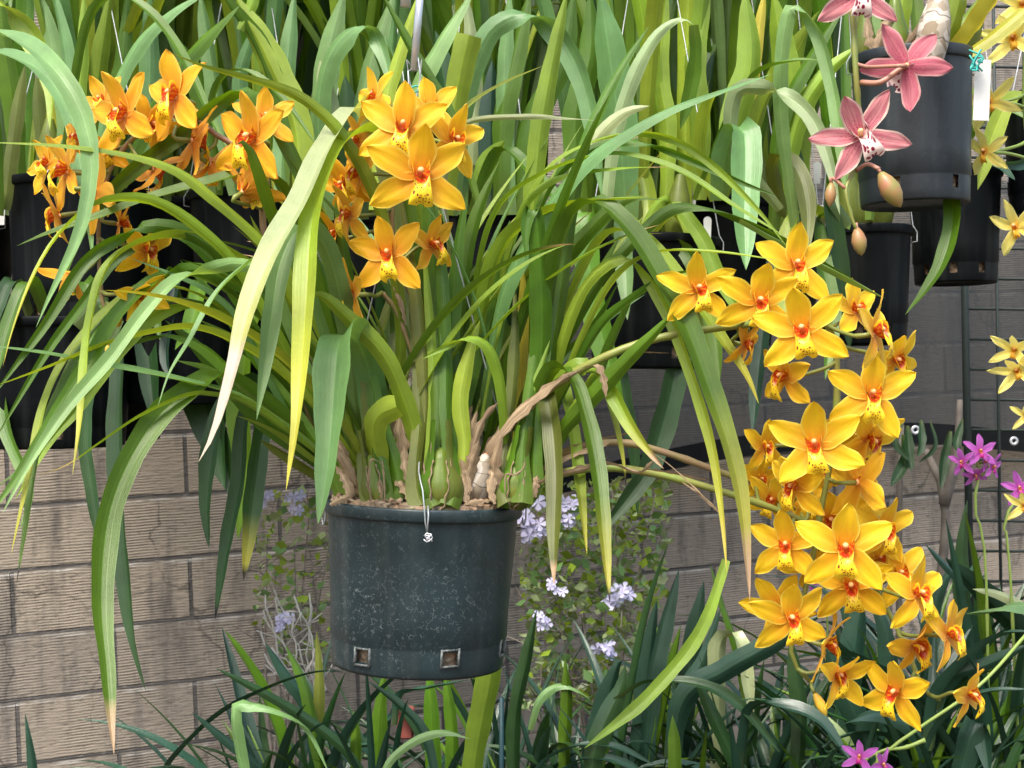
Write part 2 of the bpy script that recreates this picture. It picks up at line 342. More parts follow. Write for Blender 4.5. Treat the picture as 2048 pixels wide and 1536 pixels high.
def tleaf(parent, line, m, name='leaf', rnd=None, base=None):
    """one traced leaf:  colour width d0 d1 twist flags : x,y[,D] ..."""
    r = rnd or random
    head, body = line.split(':'); h = head.split(); ck, wpx, d0, d1 = h[0], float(h[1]), float(h[2]), float(h[3])
    tw = float(h[4]) if len(h) > 4 else r.uniform(-30, 30); fl = h[5] if len(h) > 5 else ''
    if 'b' in fl: d0 += .035; wpx *= .8
    if name == 'dry_sheath' and d0 < 1.91 and 'n' in fl and body.split()[0].count(',') == 1: d0 += .03; d1 += .03
    raw = [tuple(float(q) for q in a.split(',')) for a in body.split()]
    cum = [0]
    for a, b in zip(raw, raw[1:]): cum.append(cum[-1]+math.hypot(a[0]-b[0], a[1]-b[1]))
    pts = [P(a[0], a[1], a[2] if len(a) > 2 else d0+(d1-d0)*cum[i]/cum[-1]) for i, a in enumerate(raw)]
    n = max(18, min(44, int(cum[-1]/16))); pts = spline(pts, n); W = wpx*k((d0+d1)/2); wid = []; prev = None
    sgn = 1 if tw >= 0 else -1; beta = r.uniform(.25, .7)*r.choice((-1, 1)); h0 = Vector((math.cos(beta), math.sin(beta), 0))
    if abs(pts[0].x-pts[-1].x) < .05 or 'f' in fl: beta *= .3; h0 = Vector((math.cos(beta), math.sin(beta), 0))
    amp = max(abs(tw), 20)*sgn; tw1 = amp+r.uniform(-14, 14)
    for i in range(n):
        t = (pts[min(i+1, n-1)]-pts[max(i-1, 0)]).normalized(); wv = h0-t*h0.dot(t)
        if prev is not None:
            f = min(1, wv.length/.35); pv = (prev-t*prev.dot(t)).normalized(); wv = (wv.normalized()*f*.5+pv*(1-f*.5)) if wv.length > .02 else pv
            wv = (wv-t*wv.dot(t))
        wv.normalize(); prev = wv.copy(); a = math.radians(amp+(tw1-amp)*i/n)*(.35+.65*(1-abs(t.z))**.5)
        wid.append(Matrix.Rotation(a, 3, t)@wv)
    cs = 1.22 if 'f' not in fl else 1.06
    cs *= .88 if 'f' not in fl and name == 'leaf' else 1
    ws = [W*cs*wprof(i/(n-1), 'c' in fl, .62 if 'n' not in fl else .3) for i in range(n)]
    if name == 'dry_sheath': ws = [w_*.62*(1+.28*math.sin(i*2.1+W*900)+.15*math.sin(i*4.7)) for i, w_ in enumerate(ws)]
    if 'b' in fl: ws = [W*(.66+.55*math.exp(-(i/(n-1)*5.5)**1.3))*min(1, ((1-i/(n-1))/.35)**.7+.01) for i in range(n)]
    tips = [c for c in fl if c in TIP]
    c = Vector(LC[ck])*r.uniform(.88, 1.12); c.x *= r.uniform(.9, 1.12)
    V, F, U, C = ribbon(pts, wid, ws, c, tips[0] if tips else None, tips[1] if len(tips) > 1 else None, 'c' in fl)
    return mesh(name, V, F, m, parent, U, C, True, base)
def pleaf(parent, base, az, tilt, bend, length, width, ck, m, tw=0., tips=(), pw=1.5, name='leaf', n=22, r=random):
    pts = []; p = Vector(base); wid = []; ds = length/(n-1)
    hz = Vector((-math.sin(az), math.cos(az), 0)); side = r.uniform(-.25, .25)
    for i in range(n):
        s = i/(n-1); th = tilt+bend*s**pw; a2 = az+side*s
        d = Vector((math.sin(th)*math.cos(a2), math.sin(th)*math.sin(a2), math.cos(th)))
        pts.append(p.copy()); p = p+d*ds
        wv = (hz-d*hz.dot(d)).normalized(); wid.append(Matrix.Rotation(tw+.6*side*s, 3, d)@wv)
    ws = [width*wprof(i/(n-1), False, .45) for i in range(n)]
    c = Vector(LC[ck])*r.uniform(.8, 1.2); c.x *= r.uniform(.85, 1.2)
    V, F, U, C = ribbon(pts, wid, ws, c, *(list(tips)+[None, None])[:2])
    return mesh(name, V, F, m, parent, U, C)

# ---------------------------------------------------------------- flowers
def tepal(phi, L, W, alpha, curl, cup, tiptwist, seed, narrow=1.):
    g = Geo(); nu, nv = 13, 9; rr = random.Random(seed); a = rr.uniform(0, 6); sick = rr.uniform(-.11, .11); V = []; U = []
    for i in range(nu):
        u = i/(nu-1); wd = W*narrow*((u+.04)**.66)*((1-u)**.68)*2.1*(1-.12*math.exp(-((u-.88)/.07)**2))+.0005*(1-u)
        th = alpha-curl*u; # direction angle out of the flower's plane
        for j in range(nv):
            v = -1+2*j/(nv-1)
            x = u*L*math.cos(th*.75); z = L*(math.sin(alpha)*u-.5*curl*u*u)
            zz = cup*wd*(v*v-.3)+.045*L*math.sin(v*4+a+u*6)*abs(v)*u+.03*L*math.sin(a*3+u*5)*u - .10*wd*math.exp(-(v*6)**2)
            y = v*wd*(1+.07*math.sin(u*11+a+2*v))+sick*L*u*u; tt = tiptwist*u*u; V.append(Vector((x, y*math.cos(tt), z+zz+y*math.sin(tt)))); U.append(((v+1)/2, u))
    F = [(i*nv+j, (i+1)*nv+j, (i+1)*nv+j+1, i*nv+j+1) for i in range(nu-1) for j in range(nv-1)]
    R = Matrix.Rotation(phi, 3, 'Z'); return g.add([R@v for v in V], F, U)
def lipgeo(seed, big=1.):
    path = [(.02, 0), (-.07, .10), (-.11, .20), (-.16, .27), (-.24, .32), (-.35, .31), (-.43, .22)]
    hw = [.07, .17, .215, .135, .17, .185, .08]; rise = [.08, .26, .34, .13, .0, -.05, -.05]
    P3 = spline([(a, b, 0) for a, b in path], 17); H = spline([(a, b, 0) for a, b in zip(hw, rise)], 17); V = []; U = []; nv = 11; rr = random.Random(seed); a = rr.uniform(0, 6)
    for i in range(17):
        u = i/16
        for j in range(nv):
            v = -1+2*j/(nv-1); ruf = .026*math.sin(v*9+a+u*15)*abs(v)**3*(1 if u > .3 else .3)
            V.append(Vector((v*H[i].x*big*(1-.42*abs(v)**3*max(0, H[i].y)/.34), (P3[i].x+H[i].y*abs(v)**1.8+ruf)*big, (P3[i].y+ruf*1.5-.04*v*v)*big))); U.append(((v+1)/2, u))
    F = [(i*nv+j, (i+1)*nv+j, (i+1)*nv+j+1, i*nv+j+1) for i in range(16) for j in range(nv-1)]
    return Geo().add(V, F, U)
def colgeo():
    g = Geo(); g.tube(spline([(0, -.03, -.07), (0, .03, .03), (0, .085, .16), (0, .07, .255)], 8), [.04, .05, .052, .05, .052, .056, .056, .03], 8)
    return g
FM = {}
def flower_meshes(kind, form, seed):
    key = (kind, form, seed)
    if key in FM: return FM[key]
    rr = random.Random(seed*31+7); rad = math.radians; out = []
    nar = dict(y=1., k=.86, p=.72, v=.76)[kind]
    op = dict(open=0., half=.72, shut=1.12)[form]
    ms = dict(y='petal', k='petalpink', p='petalpale', v='petalpurple')[kind]
    j = lambda s: rr.uniform(-s, s)
    spec = [('sepal', rad(90)+j(.08), .92, .275, .28+op, -.25+j(.2)+.3*op, -.10), ('petal', rad(30)+j(.14), 1., .262, .16+op*.95, .30+j(.3)+.5*op, .10), ('petal', rad(150)+j(.14), 1., .262, .16+op*.95, .30+j(.3)+.5*op, .10),
            ('sepal', rad(-42)+j(.14), .98, .268, .12+op, .38+j(.3)+.4*op, .12), ('sepal', rad(-138)+j(.14), .98, .268, .12+op, .38+j(.3)+.4*op, .12)]
    for nm, phi, L, W, al, cu, cp in spec:
        out.append((nm, tepal(phi, L, W, al, cu, cp+.12*op, j(.6), rr.random(), nar), ms))
    out.append(('lip', lipgeo(seed, .7 if kind in 'pv' else 1.14), dict(y='lip', k='lippink', p='lippale', v='lippurple')[kind]))
    out.append(('flower', colgeo(), 'column' if kind != 'k' else 'columnpink'))
    res = []
    for nm, g, mk in out:
        o = g.obj(nm, M[mk]); me = o.data; bpy.data.objects.remove(o); res.append((nm, me))
    FM[key] = res; return res
def frame(yaw, pitch, roll):
    y, p = math.radians(yaw), math.radians(pitch)
    f = Vector((math.sin(y)*math.cos(p), -math.cos(y)*math.cos(p), math.sin(p))); rt = Vector((math.cos(y), math.sin(y), 0)); up = f.cross(rt)
    R = Matrix((rt, up, f)).transposed()
    return R@Matrix.Rotation(math.radians(roll), 3, 'Z')
def flower(parent, x, y, D, span, yaw=0, pitch=0, roll=0, form='open', kind='y', tint=(1, 1, 1), spike=None, label=None, stem='stem', seed=None):
    span *= 1.02 if kind == 'y' else 1.
    c = P(x, y, D); L = span/2*k(D)*1.06; R = frame(yaw, pitch, roll)
    me = flower_meshes(kind, form, seed if seed is not None else random.randrange(8))
    base = dict(me=None)
    fm = [m_ for n_, m_ in me if n_ == 'flower'][0]
    f = bpy.data.objects.new('flower', fm); COL.objects.link(f); f.parent = parent; f.matrix_parent_inverse = Matrix.Translation(-parent.location)
    f.matrix_basis = Matrix.Translation(c)@R.to_4x4()@Matrix.Diagonal((L*random.uniform(.92, 1.08), L*random.uniform(.92, 1.08), L*random.uniform(.85, 1.15), 1))
    if label: f['label'] = label
    for n_, m_ in me:
        if n_ == 'flower': continue
        q = bpy.data.objects.new(n_, m_); COL.objects.link(q); q.parent = f; q.color = (*tint, 1)
    if spike:
        back = R@Vector((0, 0, -1)); p0 = c+back*L*.06
        best = min(spike, key=lambda s: (s-(c+back*L*.45+Vector((0, 0, .015)))).length)
        if (best-p0).length < .14:
            pts = spline([p0, p0+back*min(L*.35, (best-p0).length*.5), best.lerp(p0, .25)-Vector((0, 0, .004)), best], 12)
            inv = f.matrix_basis.inverted(); g = Geo().tube([inv@p for p in pts], [v/L for v in [.0034]*3+[.0027]*6+[.003]*3], 7)
            q = g.obj('pedicel', M[stem]); q.parent = f
    return f
def bud(parent, x, y, D, length, dx, dy, m, spike=None, fat=.3, stem='stem'):
    c = P(x, y, D); d = Vector((dx, -.1, -dy)).normalized(); L = length*k(D); g = Geo()
    prof = [(0, -.5), (.35, -.44), (.75, -.25), (1, 0), (.85, .22), (.45, .42), (0.03, .52)]
    g.lathe([(r*fat*L, z*L) for r, z in prof], c, 14, d); o = g.obj('bud', m, parent)
    if spike:
        s0 = c-d*L*.45; best = min(spike, key=lambda s: (s-s0).length); q = Geo().tube(spline([s0, s0-d*.008, best], 7), .0026, 6).obj('pedicel', M[stem], parent)
    return o

# ---------------------------------------------------------------- the setting
g = Geo(); g.add([(-30, -10, 0), (30, -10, 0), (30, 40, 0), (-30, 40, 0)], [(0, 1, 2, 3)]); tag(g.obj('ground', M['soil'], smooth=False), kind='structure')
wl = Geo(); wl.box((2.6, .1, .45), (9.5, .2, 4.2)); wo = wl.obj('block_wall', M['wall'], smooth=False)
wo.location = (-1.309, 3.72, .761); wo.rotation_euler = (0, -math.radians(2.3), math.atan(.40))
tag(wo, 'weathered brown block wall with combed faces and cracked joints behind everything', 'wall')

# shade netting on the wall's right half, with hem and eyelets
def wallD(x): # depth of the wall at pixel column x
    a = (x-1024)*K; return (3.72+.4*1.309)/(1-.4*a)
sc = root('shade_cloth', P(1600, 890, 4.0), 'black shade netting with a dark hem and metal eyelets hung in front of the wall', 'netting')
hem = [(1080, 975), (1180, 955), (1300, 928), (1440, 900), (1560, 885), (1700, 872), (1850, 868), (2050, 884), (2300, 900)]
V = []; F = []; nn = 60; hp = spline([(a, b, 0) for a, b in hem], nn)
for i in range(nn):
    for j in range(10):
        f = j/9; x, y = hp[i].x, hp[i].y; D = wallD(x)-.18+.02*math.sin(x*.045+f*2)+.03*math.sin(x*.011)
        V.append(P(x, y+(-520-0*y)*f, D))
F = [(i*10+j, (i+1)*10+j, (i+1)*10+j+1, i*10+j+1) for i in range(nn-1) for j in range(9)]
mesh('netting', V, F, M['cloth'], sc)
g = Geo(); V = []
for i in range(nn):
    x, y = hp[i].x, hp[i].y; D = wallD(x)-.195+.02*math.sin(x*.045)+.03*math.sin(x*.011); V += [P(x, y-22, D), P(x, y+20, D)]
g.add(V, [(2*i, 2*i+1, 2*i+3, 2*i+2) for i in range(nn-1)]); g.obj('hem', M['hem'], sc)
for ex, ey in ((1831, 860), (2028, 882)):
    D = wallD(ex)-.25; g = Geo(); c = P(ex, ey, D)
    g.lathe([(.007, -.003), (.014, -.004), (.015, 0), (.013, .003), (.007, .002), (.006, 0)], c, 20, (0, -1, 0)); g.obj('eyelet', M['metal'], sc)

# welded mesh panel at the right
fp = root('wire_mesh_panel', P(1990, 1100, 3.75), 'black welded wire mesh panel with a square grid at the right edge', 'fence')
D = 3.72; g = Geo(); step = 60*k(D); x0 = P(1925, 0, D).x; zt = P(0, -100, D).z; zb = .1
for i in range(1, 12):
    x = x0+i*step; g.tube([(x+.0, D, zt), (x+.03, D, zb)], .0042, 6)
zz = zb
while zz < zt: g.tube([(x0+.01, D+.005, zz), (x0+12*step, D+.005, zz-.01)], .0042, 6); zz += step*1.01
g.obj('wire_grid', M['meshwire'], fp)
g = Geo(); g.tube([P(1922, -100, D), P(1930, 600, D), P(1946, 1500, D)], .010, 10); g.obj('post', M['meshwire'], fp)

# sapling
tr = root('young_tree', P(1885, 1400, 3.9), 'slim grey forked sapling trunk against the wall beneath the netting hem', 'tree')
Geo().tube(spline([P(1880, 1800, 3.9), P(1882, 1200, 3.9), P(1892, 1050, 3.9), P(1880, 960, 3.92), P(1850, 900, 3.95)], 14), [.023-.001*i for i in range(14)], 10).obj('trunk', M['trunk'], tr)
Geo().tube(spline([P(1888, 1010, 3.9), P(1912, 920, 3.92), P(1920, 800, 3.95)], 8), [.016, .014, .013, .012, .011, .01, .009, .008], 8).obj('branch', M['trunk'], tr)
Geo().tube(spline([P(1800, 1600, 3.95), P(1798, 1100, 3.95), P(1802, 850, 3.98)], 8), .009, 8).obj('branch', M['trunk'], tr)
for i in range(7):
    x, y = random.uniform(1800, 1930), random.uniform(830, 900)
    tleaf(tr, 'd %d 3.85 3.8 %d n:%d,%d %d,%d %d,%d' % (random.uniform(10, 22), random.uniform(-50, 50), x, y, x+random.uniform(-20, 20), y+50, x+random.uniform(-30, 30), y+random.uniform(70, 130)), M['leafbg'])

# lilac shrubs
def shrub(x0, x1, y0, y1, D, nleaf, blos, label, seed, col=('l', 'p', 'w', 'w', 'l')):
    rr = random.Random(seed); xm = (x0+x1)/2
    t = root('flowering_shrub', P(xm, 2400, D), label, 'shrub')
    g = Geo(); cl = []
    for i in range(13):
        ex, ey = rr.uniform(x0, x1), rr.uniform(y0, y1); e = P(ex, ey, D+rr.uniform(-.12, .12)); b = Vector((P(xm+rr.uniform(-20, 20), 0, D).x, D, .05))
        pts = spline([b, b.lerp(e, .5)+Vector((rr.uniform(-.06, .06), 0, .05)), e], 12); g.tube(pts, [.006-.0004*q for q in range(12)], 5); cl += pts[4:]
        for w_ in range(5):
            s = pts[rr.randrange(5, 12)]; g.tube(spline([s, s+Vector((rr.uniform(-.05, .05), rr.uniform(-.05, .05), rr.uniform(-.01, .06))), s+Vector((rr.uniform(-.1, .1), rr.uniform(-.08, .08), rr.uniform(-.02, .08)))], 5), .0016, 4)
    g.obj('branch', M['twig'], t)
    V = []; F = []; U = []; C = []
    for i in range(nleaf):
        while True:
            x, y = rr.uniform(x0, x1), rr.uniform(y0, y1)
            if noise.noise(Vector((x*.012, y*.012, seed)))+rr.uniform(-.25, .35) > -.02 - .3*(1-abs(2*(x-xm)/(x1-x0))): break
        c = P(x, y, D+rr.uniform(-.18, .18)); L = rr.uniform(.008, .019); u = Vector((rr.gauss(0, 1), rr.gauss(0, 1), rr.gauss(0, .7))).normalized(); v = u.orthogonal(); v.rotate(Matrix.Rotation(rr.uniform(0, 6), 3, u)); w_ = u.cross(v)
        b = len(V); V += [c-u*L, c+v*L*.5+w_*L*.1, c+u*L, c-v*L*.5+w_*L*.1, c]; F += [(b, b+1, b+4), (b+1, b+2, b+4), (b+2, b+3, b+4), (b+3, b, b+4)]
        cc = Vector(LC[rr.choice(col)])*rr.uniform(.7, 1.3); C += [tuple(cc)]*5; U += [(.3, .5)]*5
    mesh('foliage', V, F, M['leafbg'], t, U, C)
    for (bx, by, bs) in blos:
        g = Geo(); c = P(bx, by, D-.16); r = bs*.78*k(D)
        for q in range(rr.choice((4, 6))):
            cc = c+Vector((rr.uniform(-r, r), rr.uniform(-.02, .02), rr.uniform(-r, r)))*.8; rot = frame(rr.uniform(-50, 50), rr.uniform(-20, 50), rr.uniform(0, 90))
            for p_ in range(5):
                a = 2*math.pi*p_/5; ring = [Vector((math.cos(a+da)*rd, math.sin(a+da)*rd, z))*r*.62 for da, rd, z in ((0, 0, 0), (-.5, .6, .1), (-.42, .95, .0), (0, 1.08, -.1), (.42, .95, 0), (.5, .6, .1))]
                g.add([cc+rot@v for v in ring], [(0, 1, 2, 3), (0, 3, 4, 5)])
        g.obj('blossom', M['lilac'], t)
    return t
shrub(1040, 1340, 960, 1420, 3.3, 1600, [(1066, 1020, 34), (1075, 1060, 30), (1130, 1010, 30), (1140, 1035, 24), (1112, 1170, 22), (1225, 1200, 30), (1262, 1188, 28), (1085, 1240, 24), (1205, 1295, 26)],
      'lilac flowered leafy shrub behind the right side of the large speckled pot', 3)
shrub(510, 670, 980, 1330, 3.35, 260, [(538, 998, 22), (592, 1005, 24), (570, 1225, 24), (560, 1250, 16)], 'sparse pale twiggy shrub with lilac blooms against the wall left of the speckled pot', 5)
def twigs():
    rr = random.Random(4); t = root('dry_bush', P(590, 1700, 3.2), 'dry leafless bush of whitish twigs left of the speckled pot base', 'bush'); g = Geo(); b = P(640, 1420, 3.2)
    b0 = Vector((b.x, b.y, .03)); g.tube([b0, b], .005, 6)
    for i in range(16):
        e = P(rr.uniform(495, 640), rr.uniform(1160, 1340), 3.2+rr.uniform(-.1, .1)); pts = spline([b, b.lerp(e, .6)+Vector((rr.uniform(-.03, .03), 0, rr.uniform(-.03, .03))), e], 9)
        pts = [p+Vector((rr.uniform(-1, 1), 0, rr.uniform(-1, 1)))*.006 for p in pts]; g.tube(pts, .0022, 5)
        for j in range(3):
            s = pts[rr.randrange(3, 9)]; g.tube([s, s+Vector((rr.uniform(-.05, .03), 0, rr.uniform(-.04, .05)))], .0015, 4)
    g.obj('twigs', M['whitetwig'], t)
M['whitetwig'] = plain('white_twig', (.62, .60, .55), .8, 0, (.4, .37, .33), 50)
twigs()

# ---------------------------------------------------------------- pots
def frame0(rr): return Matrix.Rotation(rr.uniform(0, 3), 3, 'Z')@Matrix.Rotation(rr.uniform(-.7, .7), 3, 'X')@Matrix.Rotation(rr.uniform(-.7, .7), 3, 'Y')
def pot(x0, x1, ytop, ybot, D, label, m='potbg', taper=.88, tilt=0., wires=(), group=None, holes=(), mixlvl=.02, seg=96, straps=True):
    xc = (x0+x1)/2; r = (x1-x0)/2*k(D); H = (ybot-ytop)*k(D); c = P(xc, ytop, D)
    up = Vector((math.sin(tilt), 0, math.cos(tilt))); b = c-up*H
    t = root('plant_pot', b, label, 'plant pot', group); g = Geo()
    def R(f): return r*(taper+(1-taper)*f)*.965
    hb, ht = .018, .018+H*.085
    prof = [(0, .006), (R(0)*.9, .006), (R(0)*.985, .0), (R(0), .004), (R(hb/H), hb), (R(ht/H), ht), (R(ht/H+.01), ht+.003), (R((ht+.006)/H)+.0015, ht+.006), (R(.35), H*.35), (R(.7), H*.7), (R(.9), H*.9), (R(1), H-.012)]
    def skip(i, j):
        if i != 4: return False
        for h in holes:
            if abs(((j+.5)/seg*360-h+180) % 360-180) < 5.4: return True
        return False
    g.lathe(prof, b, seg, up, skip)
    n = len(prof); g.lathe([(R(1)-.004, H-.02), (R(.5)-.004, H*.5), (R(ht/H)-.004, ht+.008)], b, 48, up)
    body = g.obj('pot_body', M[m], t)
    for h in holes if m == 'pot' else ():
        g = Geo(); ah = math.radians(h); rd = Vector((math.cos(ah), math.sin(ah), 0)); tn = Vector((-math.sin(ah), math.cos(ah), 0)); zc = b+up*((hb+ht)/2); rr_ = R((hb+ht)/2/H)+.0012; hw = R(0)*math.radians(5.9); hh = (ht-hb)/2
        Rm = Matrix((tn, -rd, up)).transposed()
        for sx_ in (-1, 1): g.box(zc+rd*(rr_-.0022)+tn*sx_*hw+up*(-rd.x*0), (.0026, .006, hh*2+.006), Rm)
        for sz_ in (-1, 1): g.box(zc+rd*(rr_-.0010)+up*sz_*(hh+.0012), (hw*2-.003, .004, .0024), Rm)
        g.obj('drain_hole_frame', M['crust'], t)
    g = Geo(); z0 = H-.017; rr = [(R(1)-.004, z0), (r*.985, z0-.001), (r, z0+.002), (r*1.002, H-.003), (r*.995, H), (r*.965, H), (R(1)-.004, H-.004), (R(1)-.004, z0)]
    g.lathe(rr, b, seg, up); g.obj('rim', M[m], t)
    g = Geo(); sr = random.Random(int(x0)); seg2 = 40; V = [b+up*(H-mixlvl+.01)]
    g.lathe([((R(1)-.005)*q/8, H-mixlvl+.012*(1-q/8)+sr.uniform(-.003, .003)) for q in range(9)]+[(R(.5)-.012, H*.5), (R(0)-.009, .012)], b, seg2, up)
    for v in g.V[seg2:seg2*8]: v += Vector((sr.uniform(-1, 1), sr.uniform(-1, 1), sr.uniform(-1, 1)))*.003
    g.obj('bark_mix', M['chips'], t)
    for (wx, wy, a) in wires:
        e = P(wx, wy, D-.02); s = b+up*(H-.004)+Vector((math.cos(a)*r, math.sin(a)*r, 0)); s2 = s+Vector((math.cos(a)*.008, math.sin(a)*.01, -.008))
        g = Geo(); g.tube([s2+Vector((-math.cos(a)*.012, 0, -.02)), s2+Vector((0, 0, -.018)), s2, s+Vector((0, 0, .006)), e], .0011, 5); g.obj('hanger_wire', M['wire'], t)
    return t, c, up, r, H
def wiresup(x, off=(-30, 30)): return [(x+off[0]*.3, -150, math.radians(200)), (x+off[1]*.3, -150, math.radians(-20)), (x, -150, math.radians(90))]
GP = 'black hanging pots behind the big orchid'
main, mc, mup, mr, mh = pot(650, 1045, 1002, 1326, 2.0, 'large speckled black pot hanging in the centre, holding the big orange orchid', 'pot', .895, math.radians(2.2), (), None, (236, 294, 346), -.002, 120)
g = Geo(); rr = random.Random(8)
for i in range(420):
    a = rr.uniform(0, 6.283); q_ = (rr.random()**.5)*(mr-.010); c = mc+Vector((math.cos(a)*q_, math.sin(a)*q_, rr.uniform(-.012, .010)))-mup*.001+Vector((0, 0, -math.cos(a)*q_*.038))
    g.box(c, (rr.uniform(.004, .016), rr.uniform(.004, .010), rr.uniform(.002, .006)), frame0(rr))
g.obj('bark_chips', M['chips'], main, smooth=False)
# background pots: x0 x1 ytop ybot D label plant label
BP = [
 (-230, 28, 432, 720, 2.92, 'black pot cut off by the left edge, with a white tag at its rim'),
 (18, 312, 366, 655, 2.80, 'black pot at upper left below the white rounded tag, behind yellow flowers'),
 (378, 612, 388, 640, 2.95, 'black pot behind the drooping pale leaves left of centre'),
 (640, 850, 440, 690, 3.05, 'black pot hidden behind the central orange flower cluster'),
 (868, 1070, 425, 690, 3.0, 'black pot seen between upright leaves right of the central flowers'),
 (1168, 1440, 478, 737, 2.75, 'black pot with a flat base below the thin arching leaves, centre right'),
 (1352, 1562, 402, 690, 2.95, 'black pot holding the folded pale leaf, upper right of centre'),
 (1628, 1822, 456, 690, 2.80, 'black pot directly below the pot of the pink orchid, left one of the two'),
 (1815, 2002, 340, 568, 2.95, 'black pot below and right of the pink orchid pot, in front of the wire mesh'),
 (2006, 2230, 190, 430, 2.9, 'black pot at the right edge behind the pale yellow flowers'),
 (-60, 268, 640, 893, 2.75, 'lower black pot at far left, just above the bare wall'),
 (232, 470, 610, 808, 2.85, 'lower black pot left of centre, between the far left pot and the drooping leaves'),
 (425, 640, 560, 838, 3.05, 'lower black pot behind the base of the long left leaves'),
 (262, 452, 405, 690, 3.12, 'black pot half hidden between the two upper left pots, further back'),
 (80, 330, 560, 880, 3.1, 'black pot at the back of the lower left group, between two others'),
 (1470, 1640, 470, 640, 3.0, 'black pot mostly hidden behind the upper right yellow blooms'),
]
pots = []
for (x0, x1, a, b_, D, lab) in BP:
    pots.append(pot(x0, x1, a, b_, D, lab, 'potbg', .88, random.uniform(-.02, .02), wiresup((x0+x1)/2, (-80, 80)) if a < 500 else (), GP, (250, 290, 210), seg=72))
pk, pkc, pku, pkr, pkh = pot(1700, 1944, 112, 412, 2.25, 'dusty black pot in the upper right corner, holding the pink orchid', 'potpink', .90, math.radians(-1.5), ((1690, -150, math.radians(185)), (1870, -150, math.radians(-5))), None, (235, 300), seg=90)

